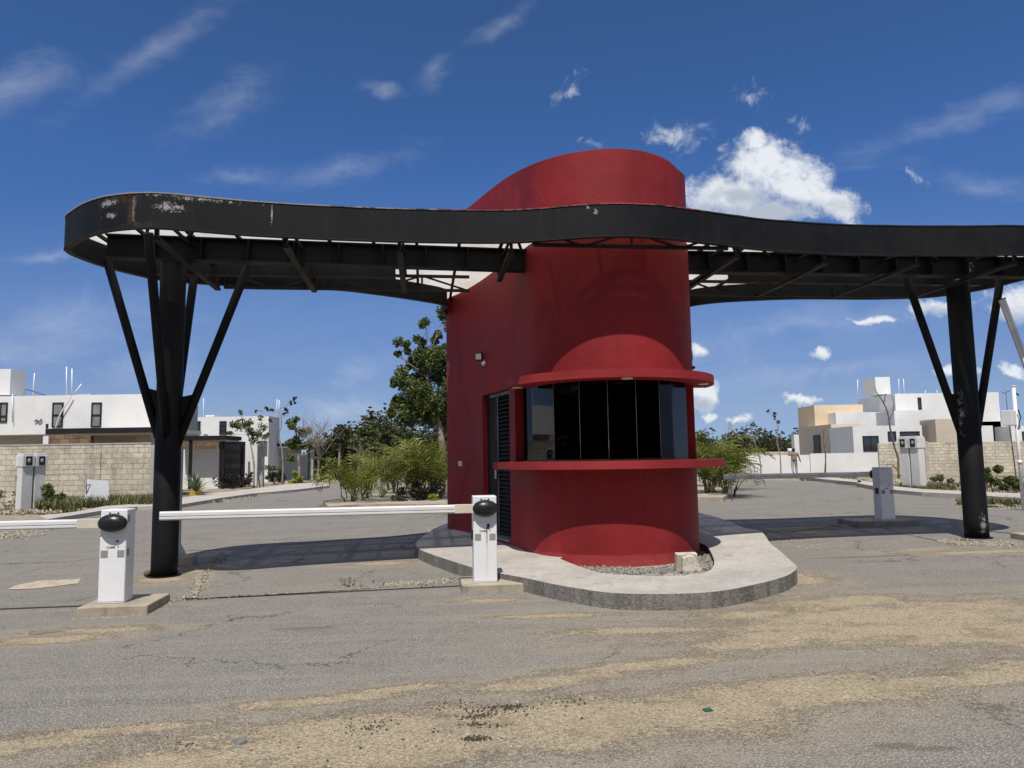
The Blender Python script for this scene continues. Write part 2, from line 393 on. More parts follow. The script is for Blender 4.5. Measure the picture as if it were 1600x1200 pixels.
    sc = t.mix(t.step(t.noise(75, 3, .7), .56, .66), sc, (.66, .58, .44)); sc = t.mix(t.step(t.noise(60, 3, .7, t.map(t.pos, (1, 1, 1), (8, 8, 8))), .58, .68), sc, (.17, .13, .085)); sc = t.mix(t.step(t.noise(3, 5, .7, t.map(t.pos, (1, 1, 1), (4, 8, 8))), .5, .68), sc, t.mix(.5, sc, (.22, .165, .10)))
    col = t.mix(t.math('MULTIPLY', sand, .92), base, sc)
    thin_ = t.step(t.noise(.9, 6, .7, t.map(t.pos2(), (.6, 1.4, 1), (7, 3, 0))), .5, .75)
    col = t.mix(t.math('MULTIPLY', thin_, .45), col, (.30, .262, .205))
    # dark damp/oil stains
    D = [t.ell(*G(1395, 1165), .16, .06), t.ell(*G(1465, 1170), .18, .05), t.ell(*G(475, 982), .45, .1, 0), t.ell(*G(1350, 870), 1.0, .12, 0)]
    d = t.step(t.math('ADD', vmaxt(t, D), t.math('MULTIPLY', t.math('SUBTRACT', t.noise(9, 4), .5), 1.2)), .1, .5)
    col = t.mix(t.math('MULTIPLY', d, .4), col, (.05, .048, .045))
    h = t.math('ADD', t.math('MULTIPLY', spk, -.6), t.math('ADD', fine, t.math('ADD', t.math('MULTIPLY', sand, .5), t.math('MULTIPLY', mid, 2))))
    h = t.math('ADD', h, t.math('MULTIPLY', t.math('MULTIPLY', sand, t.noise(45, 4, .7)), 2.5))
    return t.set(col, .9, h, .008, 1.0, Specular_IOR_Level=.25)
def vmaxt(t, lst, k=.12):
    o = lst[0]
    for x in lst[1:]: o = t.math('SMOOTH_MAX', o, x, k)
    return o
M_asph = asphalt_material()
def soil_material():
    t = NT('soil')
    a = t.noise(.25, 6, .65); b = t.noise(3, 6, .7); c_ = t.noise(30, 4, .7)
    col = t.mix(t.step(b, .3, .7), (.22, .17, .12), (.42, .35, .27))
    col = t.mix(t.step(a, .45, .62), col, t.mix(t.step(c_, .3, .7), (.06, .075, .025), (.16, .15, .06)))
    col = t.mix(t.step(c_, .58, .75), col, (.55, .49, .42))
    return t.set(col, .95, t.math('ADD', b, t.math('MULTIPLY', c_, .6)), .05)
M_soil = soil_material()
def concrete(name, c1, c2, stain=(.12, .11, .09), sa=.5, bd=.004):
    t = NT(name)
    a = t.noise(1.4, 6, .65); b = t.noise(11, 6, .7); c_ = t.noise(85, 3, .7)
    col = t.mix(t.step(t.math('ADD', t.math('MULTIPLY', a, .6), t.math('MULTIPLY', b, .4)), .35, .65), c1, c2)
    col = t.mix(t.math('MULTIPLY', t.step(t.noise(3.5, 8, .72, t.map(t.pos, (1, 1, .35), (3, 1, 0))), .52, .72), sa), col, stain)
    col = t.mix(t.math('MULTIPLY', t.step(c_, .4, .7), .3), col, tuple(x * 1.25 for x in c2))
    # side faces of kerbs are rougher and dirtier cast concrete
    return t, col, b, c_
t, col, b, c_ = concrete('island_concrete', (.32, .30, .27), (.465, .435, .385), (.20, .185, .16), .75)
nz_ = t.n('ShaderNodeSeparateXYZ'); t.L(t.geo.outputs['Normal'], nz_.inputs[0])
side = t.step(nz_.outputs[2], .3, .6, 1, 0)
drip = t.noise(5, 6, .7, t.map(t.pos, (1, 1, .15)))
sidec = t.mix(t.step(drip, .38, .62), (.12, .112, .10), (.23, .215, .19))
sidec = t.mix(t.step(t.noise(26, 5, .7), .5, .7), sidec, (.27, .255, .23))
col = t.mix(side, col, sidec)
stamp = t.n('ShaderNodeTexVoronoi', feature='DISTANCE_TO_EDGE'); stamp.inputs['Scale'].default_value = 5.5
t.L(t.map(t.pos, (1, 1.3, 1)), stamp.inputs['Vector'])
col = t.mix(t.math('MULTIPLY', t.step(stamp.outputs['Distance'], 0, .05, 1, 0), .28), col, (.2, .18, .15))
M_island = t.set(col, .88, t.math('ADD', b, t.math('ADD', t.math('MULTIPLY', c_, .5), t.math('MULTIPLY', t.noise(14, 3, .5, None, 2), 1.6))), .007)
t, col, b, c_ = concrete('old_concrete', (.25, .215, .165), (.40, .35, .27), (.1, .09, .075), .7)
M_oldc = t.set(col, .9, t.math('ADD', b, t.math('MULTIPLY', c_, .5)), .006)
t, col, b, c_ = concrete('walk_concrete', (.34, .31, .27), (.47, .43, .38), (.2, .18, .15), .5)
M_walk = t.set(col, .9, t.math('ADD', b, t.math('MULTIPLY', c_, .5)), .004)

# ------------------------------------------------------------------ ground, road, pavements
def ring_grid():
    mb = MB()
    xs = sorted(set([-2500, -900, -350, -150, -80] + list(range(-60, 61, 2)) + [80, 150, 350, 900, 2500]))
    ys = sorted(set([-400, -100, -40] + list(range(-20, 61, 2)) + [80, 120, 200, 400, 900, 3500]))
    xs = sorted(set(xs + [-4.3, 8.0])); ys = sorted(set(ys + [11, 13, 15]))
    for y in ys:
        for x in xs: mb.v.append(Vector((x, y, gz(x, y) - .03)))
    nx = len(xs)
    for j in range(len(ys) - 1):
        for i in range(nx - 1):
            mb.f.append((j * nx + i, j * nx + i + 1, (j + 1) * nx + i + 1, (j + 1) * nx + i)); mb.sm.append(False)
    return mb
tag(ring_grid().build('ground', M_soil), kind='structure')
road_px = [(1600, 797), (1540, 786), (1480, 779), (1400, 771), (1340, 762), (1290, 754), (1240, 751), (1156, 750), (1150, 760), (1142, 771), (1132, 778), (1090, 779)]
road = [(-40, -14), (40, -14), (40, 5)] + [G(*q) for q in road_px] + [(3.2, 21.5), (-.6, 21.5)] + \
       [G(*q) for q in [(690, 790), (655, 789), (560, 791), (513, 792), (504, 789), (505, 783)]] + [(-6.2, 34), (-6.8, 44), (-8, 60), (-14, 60)] + \
       [G(*q) for q in [(514, 761), (462, 766), (410, 772), (302, 786), (283, 789), (240, 795), (200, 796), (165, 798), (115, 805), (70, 824), (20, 838)]] + [(-11, 14.2), (-16, 12), (-40, 9)]
tag(sheet(road, gz, step=1.0).build('road', M_asph), kind='structure')
# right side of the road beyond the frame joins the soil
def strip_between(a, b_, top=.12, name='pavement', mat=None):
    poly = [G(*q, top) for q in a] + [G(*q, top) for q in b_][::-1]
    return tag(sheet(poly, lambda x, y: gz(x, y) + top, step=1.5, skirt=top + .06).build(name, mat or M_walk), kind='structure')
strip_between([(60, 806), (115, 800), (165, 790.5), (215, 787), (255, 783), (300, 775), (324, 771.5), (384, 765), (442, 757), (514, 752)],
              [(75, 811), (120, 804), (170, 796), (215, 791.5), (255, 790), (283, 788), (345, 778), (395, 771), (462, 765), (514, 759)])
strip_between([(1340, 750), (1400, 760), (1440, 764), (1503, 767), (1560, 769.5), (1700, 774)],
              [(1340, 755), (1400, 765.5), (1440, 769), (1503, 772), (1560, 776), (1700, 783)])
strip_between([(1250, 741), (1290, 745), (1345, 750)], [(1250, 744), (1290, 749), (1345, 754)])
# planting median behind the booth with its pale kerb
def med(poly, name='median'):
    return tag(sheet(poly, lambda x, y: gz(x, y) + .13, step=2, skirt=.17).build(name, M_oldc), kind='structure')
med([G(513, 791, .13), G(560, 788, .13), G(600, 787, .13), G(652, 787, .13), G(700, 787, .13), (3, 22.5), G(1090, 777, .13), G(1130, 777, .13), G(1141, 770, .13), (9, 34), (4, 40), (-4, 40), (-5.6, 32), G(505, 784, .13)])
# the island under the booth
isl_out = [G(*q, .16) for q in [(652, 845), (650, 853)]] + [G(*q) for q in [(660, 877), (700, 893), (740, 907), (780, 917), (820, 925), (860, 935), (900, 943), (960, 952), (1040, 954), (1120, 950), (1180, 938), (1225, 925), (1243, 914)]] + \
          [G(*q, .16) for q in [(1245, 886), (1240, 880), (1220, 862), (1203, 848), (1195, 836), (1185, 829), (1160, 824)]] + [(4.1, 15.2), (3.6, 17), (1, 17.8), (-.8, 17), (-1.5, 15)]  + [G(670, 832, .16)]
isl_out = [tuple(p) for p in spline(isl_out, 4, True)]
pit = [G(*q, .16) for q in [(1094, 848), (1104, 853), (1110, 861), (1116, 875.6), (1114, 886), (1106, 892.6), (1089, 897), (1046, 900), (993, 899), (940, 895), (905, 885), (875, 873)]]
pit = [tuple(p) for p in spline(pit, 3)] + [(.9, 11), (2.2, 11.6)]
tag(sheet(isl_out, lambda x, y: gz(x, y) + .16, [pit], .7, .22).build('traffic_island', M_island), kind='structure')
t = NT('gravel')
vo = t.n('ShaderNodeTexVoronoi'); vo.inputs['Scale'].default_value = 28; t.L(t.pos, vo.inputs['Vector'])
col = t.mix(t.step(t.noise(16, 3), .3, .7), (.13, .125, .12), (.42, .39, .34))
M_gravelbed = t.set(t.mix(t.step(vo.outputs['Distance'], .2, .6), t.mix(.6, col, (.6, .56, .5)), col), .9, vo.outputs['Distance'], .03)
tag(sheet([(.3, 8.75), (1.2, 8.3), (2.75, 8.4), (2.95, 10), (3.0, 12), (0, 12), (0, 10)], lambda x, y: gz(x, y) + .045, step=.5).build('gravel_bed', M_gravelbed), kind='structure')
# joints and cracks
t = NT('crack_dirt'); a = t.noise(30, 5, .7); b = t.noise(6, 4)
M_crack = t.set(t.mix(t.step(t.math('ADD', t.math('MULTIPLY', a, .6), t.math('MULTIPLY', b, .4)), .42, .6), (.035, .033, .03), (.24, .2, .15)), .95, a, .01)
def crack(pxs, w, seed, name='crack', h=.005):
    r_ = random.Random(seed); P_ = [Vector((*G(*q), 0)) for q in pxs]
    pts = []
    for i in range(len(P_) - 1):
        n = max(2, int((P_[i + 1] - P_[i]).length / .07))
        for k in range(n): pts.append(P_[i].lerp(P_[i + 1], k / n))
    pts.append(P_[-1]); mb = MB(); vs = []; off = 0
    for i, p in enumerate(pts):
        d = (pts[min(i + 1, len(pts) - 1)] - pts[max(i - 1, 0)]).normalized(); nn = Vector((-d.y, d.x, 0))
        off = off * .8 + r_.uniform(-.012, .012); ww = w * r_.uniform(.25, 1.0)
        for s_ in (-1, 1):
            q = p + nn * (off + s_ * ww / 2); vs.append((q.x, q.y, gz(q.x, q.y) + h))
    mb.add(vs, [(2 * i, 2 * i + 1, 2 * i + 3, 2 * i + 2) for i in range(len(pts) - 1)])
    return tag(mb.build(name, M_crack), kind='structure')
crack([(236, 941), (300, 938), (350, 934), (430, 930), (560, 921), (700, 909)], .07, 1)
crack([(285, 861), (350, 859), (440, 852), (560, 843), (650, 836), (690, 833)], .07, 2)
crack([(300, 938), (315, 917), (325, 893), (345, 865)], .11, 3, h=.006)
crack([(0, 882), (100, 878), (190, 869), (235, 864)], .035, 4)
crack([(1230, 832), (1300, 823), (1370, 822), (1420, 836), (1500, 852), (1590, 852)], .06, 5)
crack([(1200, 824), (1300, 822), (1400, 815)], .05, 6, h=.006)
crack([(530, 905), (545, 917)], .03, 7, h=.007); crack([(548, 903), (545, 917)], .03, 8, h=.0075)
crack([(45, 993), (100, 986)], .03, 9)
crack([(18, 898), (80, 886)], .02, 10)
M_sandy = simple('sandy_mortar', (.40, .34, .25), .9, .3, 8)
tag(sheet([G(*q) for q in [(10, 922), (25, 915), (60, 908), (127, 905), (122, 912), (60, 920)]], lambda x, y: gz(x, y) + .006, step=5).build('pavement_patch', M_sandy), kind='structure')

# ------------------------------------------------------------------ structural materials
def black_steel():
    t = NT('black_steel_paint')
    n1 = t.noise(1.6, 6, .6); n2 = t.noise(14, 6, .7); n3 = t.noise(60, 4, .75)
    vert = t.noise(5, 5, .6, t.map(t.pos, (1.4, 1.4, .12)))
    col = t.mix(t.step(n1, .3, .7), (.0045, .005, .006), (.009, .0095, .011))
    col = t.mix(t.math('MULTIPLY', t.step(vert, .5, .75), .3), col, (.024, .024, .026))
    def e3(p, r_): 
        v = t.map(t.pos, r_, p, (0, 0, 0), 'TEXTURE'); ln = t.n('ShaderNodeVectorMath', operation='LENGTH'); t.L(v, ln.inputs[0])
        return t.math('SUBTRACT', 1.0, ln.outputs['Value'])
    q = lambda px, py, y: tuple(Yp(px, py, y))
    f = vmaxt(t, [e3(q(190, 305, 8.9), (.60, .6, .11)), e3(q(300, 308, 8.9), (1.1, .6, .10)), e3(q(180, 322, 8.9), (.22, .5, .1)), e3(q(182, 342, 8.9), (.16, .5, .06)),
                  e3(q(340, 311, 9), (.5, .5, .06)), e3(q(215, 330, 8.8), (.04, .5, .3)), e3(q(424, 330, 9.1), (.02, .5, .3)), e3(q(270, 330, 8.9), (.3, .5, .1)),
                  e3(q(365, 393, 10.7), (.9, .2, .10)), e3(q(235, 395, 10.5), (.3, .2, .2)), e3(q(1590, 415, 12.2), (.5, .3, .07)), e3(q(1500, 420, 12), (.15, .5, .3)),
                  e3(q(918, 325, 9.4), (.05, .4, .06)), e3(q(930, 332, 9.4), (.05, .4, .06)), e3(q(1508, 640, 12), (.07, .3, .7)), e3(q(1540, 820, 12), (.1, .5, .25))])
    n4 = t.noise(110, 3, .7); fl = t.math('ADD', t.math('MULTIPLY', f, 1.0), t.math('ADD', t.math('MULTIPLY', t.math('SUBTRACT', n2, .5), 2.0), t.math('ADD', t.math('MULTIPLY', t.math('SUBTRACT', n3, .5), 1.6), t.math('MULTIPLY', t.math('SUBTRACT', n4, .5), 1.4))))
    worn = t.step(fl, .50, .66)
    col = t.mix(worn, col, t.mix(t.step(n2, .35, .65), (.20, .19, .18), (.38, .37, .36)))
    rust = t.math('MULTIPLY', t.step(vmaxt(t, [e3(q(212, 330, 8.8), (.07, .4, .35)), e3(q(205, 310, 8.8), (.2, .5, .1)), e3(q(225, 355, 8.8), (.3, .5, .04))]), -.1, .5), t.step(n2, .4, .62))
    col = t.mix(rust, col, (.055, .03, .016))
    gen = t.step(t.noise(38, 3, .6), .74, .78)
    col = t.mix(t.math('MULTIPLY', gen, .5), col, (.2, .19, .18))
    return t.set(col, t.step(n1, .3, .7, .55, .7), t.math('ADD', n1, t.math('MULTIPLY', worn, -.2)), .002, Specular_IOR_Level=.2)
M_black = black_steel()
M_rustbeam = simple('dark_primed_steel', (.009, .0075, .0065), .7, .4, 2)
def red_paint(name, base, band=True):
    t = NT(name)
    a = t.noise(.9, 5, .6); b = t.noise(7, 6, .65); c_ = t.noise(110, 3, .7); v = t.noise(2.2, 6, .6, t.map(t.pos, (1, 1, .18)))
    c1 = tuple(x * .78 for x in base); c2 = tuple(x * 1.16 for x in base)
    col = t.mix(t.step(a, .3, .7), c1, c2)
    col = t.mix(t.math('MULTIPLY', t.step(v, .45, .7), .3), col, tuple(min(1, x * 1.25 + .012) for x in base))
    col = t.mix(t.math('MULTIPLY', t.step(b, .55, .75), .22), col, tuple(x * .7 for x in base))
    spots = t.step(t.noise(19, 2, .5, t.map(t.pos, (1, 1, 1), (5, 2, 1))), .77, .8)
    col = t.mix(t.math('MULTIPLY', spots, .35), col, (.4, .22, .2))
    rs_ = t.noise(3.2, 6, .65, t.map(t.pos, (1.6, 1.6, .06), (1, 4, 0)))
    col = t.mix(t.math('MULTIPLY', t.step(rs_, .55, .72), .28), col, tuple(x * .62 for x in base))
    hc = t.n('ShaderNodeTexVoronoi', feature='DISTANCE_TO_EDGE'); hc.inputs['Scale'].default_value = .8; hw = t.n('ShaderNodeVectorMath', operation='ADD'); hn = t.n('ShaderNodeTexNoise'); hn.inputs['Scale'].default_value = 2.5; hn.inputs['Detail'].default_value = 6
    t.L(t.pos, hn.inputs['Vector']); t.L(t.pos, hw.inputs[0]); t.L(hn.outputs['Color'], hw.inputs[1]); t.L(hw.outputs[0], hc.inputs['Vector'])
    hk = t.math('MULTIPLY', t.step(hc.outputs['Distance'], .006, .001), t.step(t.noise(.9, 2, .5, t.map(t.pos, (1, 1, 1), (4, 4, 4))), .5, .6))
    col = t.mix(t.math('MULTIPLY', hk, .5), col, tuple(min(1, x * 1.6 + .03) for x in base))
    if band:
        sp = t.n('ShaderNodeSeparateXYZ'); t.L(t.pos, sp.inputs[0])
        low = t.step(t.math('ADD', sp.outputs[2], t.math('MULTIPLY', t.math('SUBTRACT', t.noise(1.7, 3), .5), .12)), .27, .275, 1, 0)
        col = t.mix(low, col, tuple(min(1, x * 1.3 + .012) for x in base))
        dust = t.math('MULTIPLY', t.step(sp.outputs[2], .35, .05), t.step(b, .4, .65))
        col = t.mix(t.math('MULTIPLY', dust, .25), col, (.3, .2, .15))
    return t.set(col, t.step(a, .3, .7, .58, .72), t.math('ADD', t.math('MULTIPLY', a, 3), t.math('ADD', b, t.math('MULTIPLY', c_, .35))), .004, Specular_IOR_Level=.22)
M_red = red_paint('red_plaster', (.228, .0165, .019))
M_red2 = red_paint('red_ledge_paint', (.25, .022, .024), False)
M_white = simple('white_powder_coat', (.74, .75, .76), .35, .05, 4, .0006, 40)
M_sleeve = simple('beige_sleeve', (.58, .53, .43), .5, .08)
M_blackpl = simple('black_plastic', (.013, .013, .014), .35, .2, 5, .0005)
M_greypl = simple('grey_reflector', (.26, .27, .24), .4, .1)
M_dark = simple('dark_interior', (.012, .01, .01), .8, .2)
M_alum = simple('aluminium', (.55, .55, .55), .35, .1, metallic=.8)
M_whitepl = simple('white_plastic', (.75, .74, .72), .45, .05)

# ------------------------------------------------------------------ the booth
bc = Vector((1.47, 11.15)); br = 1.28
def circ(th, r_=br): return Vector((bc.x + r_ * math.cos(rad(th)), bc.y + r_ * math.sin(rad(th))))
def th_at(px, r_):                         # angle on a circle of the plan seen at a pixel column (near side)
    d = ray(px, 690); d2 = Vector((d.x, d.y)).normalized(); oc = -bc
    b_ = oc.dot(d2); c2 = oc.dot(oc) - r_ * r_; tt = -b_ - math.sqrt(max(0, b_ * b_ - c2)); q = d2 * tt - bc
    return math.degrees(math.atan2(q.y, q.x))
ths = [12, 4, -4, -12, -18, th_at(1079, br)] + [x for x in range(-30, -156, -6)] + [-158]
ths = [x for x in ths]
cols_ = []      # (x, y, ztop, tag of the cell that starts here)
TOPX = [-171, -160, -150, -140, -125, -110, -90, -70, -50, -35, -20, -5, 12]
TOPZ = [6.02, 5.93, 5.89, 5.865, 5.85, 5.84, 5.84, 5.83, 5.79, 5.72, 5.76, 5.90, 6.06]
def lerp1(x, X, Y_):
    for i in range(len(X) - 1):
        if X[i] <= x <= X[i + 1]: return Y_[i] + (Y_[i + 1] - Y_[i]) * (x - X[i]) / (X[i + 1] - X[i])
    return Y_[0] if x < X[0] else Y_[-1]
wl, wr = -158.0, -11.5
ths = sorted(set([round(x, 2) for x in ths + [wl, wr]]), reverse=True)
for th in ths:
    p = circ(th); cols_.append([p.x, p.y, lerp1(th, TOPX, TOPZ), 'window' if wl <= th <= wr else 'wall'])
for x, y, z, tg in [(.17, 11.0, 6.0, 'window'), (.04, 11.36, 6.07, 'wall'), (-.05, 11.6, 6.11, 'door'), (-.2, 12.0, 6.16, 'door'), (-.37, 12.44, 6.2, 'door'),
                    (-.53, 12.86, 6.235, 'wall'), (-.73, 13.32, 6.25, 'wall'), (-1.0, 13.86, 6.27, 'wall'), (-1.24, 14.24, 6.28, 'wall'), (-1.295, 14.40, 6.28, 'wall'), (-1.2, 14.5, 6.28, 'wall'),
                    (0, 14.6, 6.3, 'wall'), (1.5, 14.7, 6.3, 'wall'), (3.0, 14.4, 6.3, 'wall'), (3.1, 14.2, 6.3, 'wall'), (2.98, 12.9, 6.2, 'wall'), (2.84, 11.9, 6.12, 'wall')]:
    cols_.append([x, y, z, tg])
def shell(cols, bands, th):
    n = len(cols); P_ = [Vector((c_[0], c_[1])) for c_ in cols]; P_ = [Vector(p) for p in P_]
    inn = offset_loop(P_, th)              # clockwise loop: inward is to the right
    nb = len(bands) + 1; mb = MB(); vs = []
    for i in range(n):
        for j in range(nb):
            z = cols[i][2] if j == nb - 1 else bands[j]
            vs.append((P_[i].x, P_[i].y, z)); vs.append((inn[i].x, inn[i].y, z))
    O = lambda i, j: (i % n) * nb * 2 + j * 2
    I = lambda i, j: O(i, j) + 1
    solid = lambda i, j: 0 <= j < nb - 1 and not (cols[i % n][3] == 'window' and j == 2) and not (cols[i % n][3] == 'door' and j in (1, 2))
    fs = []
    for i in range(n):
        for j in range(nb - 1):
            if not solid(i, j): continue
            fs.append((O(i, j), O(i, j + 1), O(i + 1, j + 1), O(i + 1, j))[::-1] if False else (O(i + 1, j), O(i + 1, j + 1), O(i, j + 1), O(i, j)))
            fs.append((I(i, j), I(i, j + 1), I(i + 1, j + 1), I(i + 1, j)))
            if not solid(i, j + 1): fs.append((O(i, j + 1), O(i + 1, j + 1), I(i + 1, j + 1), I(i, j + 1)))
            if not solid(i, j - 1): fs.append((O(i, j), I(i, j), I(i + 1, j), O(i + 1, j)))
            if not solid(i - 1, j): fs.append((O(i, j), O(i, j + 1), I(i, j + 1), I(i, j)))
            if not solid(i + 1, j): fs.append((O(i + 1, j), I(i + 1, j), I(i + 1, j + 1), O(i + 1, j + 1)))
    mb.add(vs, fs); return mb, P_, inn
for c__ in cols_: c__[2] += .07
booth = thing('guard_booth', (1.2, 11.6, gz(1.2, 11.6)), 'tall red rounded guard booth with dark curved window under the black canopy', 'guard booth')
sh, outl, innl = shell(cols_, [0.0, .28, 1.50, 2.70], .16)
wall = sh.build('wall', M_red, booth)
bmx = bmesh.new(); bmx.from_mesh(wall.data); bmesh.ops.recalc_face_normals(bmx, faces=bmx.faces)
for f in bmx.faces: f.smooth = abs(f.normal.z) < .5
bmx.to_mesh(wall.data); bmx.free()
es = wall.modifiers.new('split', 'EDGE_SPLIT'); es.split_angle = rad(28)
def ledge(name, th0, th1, extra, r_in, r_out, z0, z1, mat, bev=.006):
    """curved slab round the front; extra = (inner, outer) plan points at its left end"""
    n = 44; a = [circ(th0 + (th1 - th0) * i / n, r_out) for i in range(n + 1)]; b_ = [circ(th0 + (th1 - th0) * i / n, r_in) for i in range(n + 1)]
    mb = MB(); outer = a + [Vector(e[1]) for e in extra]; inner = b_ + [Vector(e[0]) for e in extra]
    N_ = len(outer); vs = [(p.x, p.y, z) for z in (z0, z1) for p in outer] + [(p.x, p.y, z) for z in (z0, z1) for p in inner]
    fs = []
    for i in range(N_ - 1):
        fs += [(i, i + 1, N_ + i + 1, N_ + i)[::-1], (2 * N_ + i, 2 * N_ + i + 1, 3 * N_ + i + 1, 3 * N_ + i), (N_ + i, N_ + i + 1, 3 * N_ + i + 1, 3 * N_ + i)[::-1], (i, i + 1, 2 * N_ + i + 1, 2 * N_ + i)]
    fs += [(0, N_, 3 * N_, 2 * N_), (N_ - 1, 2 * N_ - 1, 4 * N_ - 1, 3 * N_ - 1)[::-1]]
    mb.add(vs, fs)
    o = mb.build(name, mat, booth)
    bm_ = bmesh.new(); bm_.from_mesh(o.data); bmesh.ops.recalc_face_normals(bm_, faces=bm_.faces); bm_.to_mesh(o.data); bm_.free()
    return o
counter = ledge('counter', 8, -158, [((.30, 11.05), (-.18, 10.87)), ((.14, 11.45), (-.315, 11.26))], br - .08, br + .40, 1.43, 1.535, M_red2)
visor = ledge('visor', 8, -158, [((.26, 10.97), (-.085, 10.83))], br - .08, br + .30, 2.64, 2.755, M_red2)
# recessed lights under the visor
M_lampoff = simple('lamp_glass', (.7, .68, .64), .3, .05)
for px in (810, 985, 1090):
    th = th_at(px, br + .15) if px < 1085 else -20
    p = circ(th if px != 810 else -166, br + .15)
    mb = MB(); mb.tube([(p.x, p.y, 2.625), (p.x, p.y, 2.643)], [.075, .085], 18); mb.build('recessed_light', M_lampoff, visor)
# window: faceted panes with thin aluminium edges
def glass_material():
    t = NT('tinted_glass'); t.t.nodes.remove(t.b)
    fr = t.n('ShaderNodeFresnel'); fr.inputs[0].default_value = 1.45
    gl = t.n('ShaderNodeBsdfGlossy'); gl.inputs['Roughness'].default_value = .01; gl.inputs['Color'].default_value = (.55, .56, .6, 1)
    tr = t.n('ShaderNodeBsdfTransparent'); tr.inputs[0].default_value = (.30, .25, .25, 1)
    mx_ = t.n('ShaderNodeMixShader'); t.L(fr.outputs[0], mx_.inputs[0]); t.L(tr.outputs[0], mx_.inputs[1]); t.L(gl.outputs[0], mx_.inputs[2])
    t.L(mx_.outputs[0], t.out.inputs[0]); return t.m
M_glass = glass_material(); M_mull = simple('dull_pane_edge', (.30, .31, .30), .5, .1)
gr = 1.17
gth = [th_at(px, gr) for px in (833, 867, 908, 953, 998, 1035, 1056)] + [-20, -3]
fr_ = MB()
wf = MB()
gp = [Vector((.175, 11.33))] + [circ(a, gr) for a in gth]
for i in range(len(gp) - 1):
    a, b_ = gp[i], gp[i + 1]
    wf.bar((a.x, a.y, 1.548), (b_.x, b_.y, 1.548), .035, .025); fr_.bar((a.x, a.y, 2.69), (b_.x, b_.y, 2.69), .035, .03)
win = wf.build('window', M_blackpl, booth); fr_.build('head_track', M_blackpl, win)
for i in range(len(gp) - 1):
    a, b_ = gp[i], gp[i + 1]; d = (b_ - a).normalized() * .006; a2, b2 = a + d, b_ - d; nn = Vector((-d.y, d.x)).normalized() * .004
    mb = MB(); mb.prism([a2 - nn, b2 - nn, b2 + nn, a2 + nn], 1.56, 2.685); mb.build('pane', M_glass, win)
for p in gp[1:-1]:
    mb = MB(); mb.tube([(p.x, p.y, 1.56), (p.x, p.y, 2.68)], .0042, 6); mb.build('mullion', M_mull, win)
# papers taped inside the window
M_paper = simple('paper', (.62, .63, .68), .8, .05)
mb = MB()
for px, w_, h_ in ((943, .075, .11), (957, .10, .12), (966.5, .07, .12)):
    p = circ(th_at(px, gr - .03), gr - .03); d = Vector((p - bc)); d.normalize(); s_ = Vector((-d.y, d.x)); z = 1.70
    mb.add([(p.x - s_.x * w_ / 2, p.y - s_.y * w_ / 2, z), (p.x + s_.x * w_ / 2, p.y + s_.y * w_ / 2, z), (p.x + s_.x * w_ / 2, p.y + s_.y * w_ / 2, z + h_), (p.x - s_.x * w_ / 2, p.y - s_.y * w_ / 2, z + h_)], [(0, 1, 2, 3)])
mb.build('taped_notice', M_paper, win)
# interior
mb = MB(); inpoly = [tuple(p) for p in offset_loop(outl, .10)]
mb.prism(inpoly, 2.80, 2.9); mb.build('ceiling', M_red, booth)
mb = MB(); mb.prism(inpoly, .22, .29); mb.build('floor_slab', M_oldc, booth)
mb = MB(); mb.prism(inpoly, 5.35, 5.45); mb.build('roof_slab', M_red, booth)
mb = MB(); mb.box((.35, 13.0, .29), (2.7, 13.1, 2.8)); mb.build('partition', M_red, booth)
fan = thing('ceiling_fan', (1.15, 11.3, 2.8), 'pale ceiling fan seen through the dark booth window', 'fan')
mb = MB(); mb.tube([(1.15, 11.3, 2.8), (1.15, 11.3, 2.62)], .02, 8); mb.ellipsoid((1.15, 11.3, 2.58), (.13, .13, .055)); mb.ellipsoid((1.15, 11.3, 2.5), (.09, .09, .04)); mb.build('motor', M_whitepl, fan)
for k in range(3):
    a = rad(10 + 120 * k); M_ = Matrix.Translation((1.15, 11.3, 2.57)) @ Matrix.Rotation(a, 4, 'Z')
    mb = MB(); mb.box((.1, -.06, -.004), (.62, .06, .004), M_); mb.build('blade', M_whitepl, fan)
# door: dark louvred leaf
da, db = Vector((-.06, 11.62)), Vector((-.52, 12.84))
dd = (db - da).normalized(); dn = Vector((dd.y, -dd.x)); 
if dn.x < 0: dn = -dn
ia, ib = da + dn * .10, db + dn * .10
door = MB()
door.bar((*(ia), 1.485), (*(ia + dd * .06), 1.485), .04, 2.41); door.bar((*(ib - dd * .06), 1.485), (*ib, 1.485), .04, 2.41)
door.bar((*ia, 2.67), (*ib, 2.67), .05, .06); door.bar((*ia, .31), (*ib, .31), .05, .06)
dm_ = ia + dd * .72
door.bar((*(dm_), 1.485), (*(dm_ + dd * .05), 1.485), .05, 2.41)
door_o = door.build('door', M_blackpl, booth)
mb = MB(); z = .36; 
while z < 2.64:
    p, q = ia + dd * .06, dm_
    n3 = Vector((-dn.x, -dn.y, 0))
    mb.add([(p.x + n3.x * .03, p.y + n3.y * .03, z), (q.x + n3.x * .03, q.y + n3.y * .03, z), (q.x - n3.x * .02, q.y - n3.y * .02, z + .05), (p.x - n3.x * .02, p.y - n3.y * .02, z + .05),
            (p.x + n3.x * .03, p.y + n3.y * .03, z - .006), (q.x + n3.x * .03, q.y + n3.y * .03, z - .006), (q.x - n3.x * .02, q.y - n3.y * .02, z + .044), (p.x - n3.x * .02, p.y - n3.y * .02, z + .044)],
           [(0, 1, 2, 3), (7, 6, 5, 4), (0, 4, 5, 1), (3, 2, 6, 7)])
    z += .068
mb.build('louvre', simple('dark_louvre', (.012, .012, .012), .85, .2), door_o)
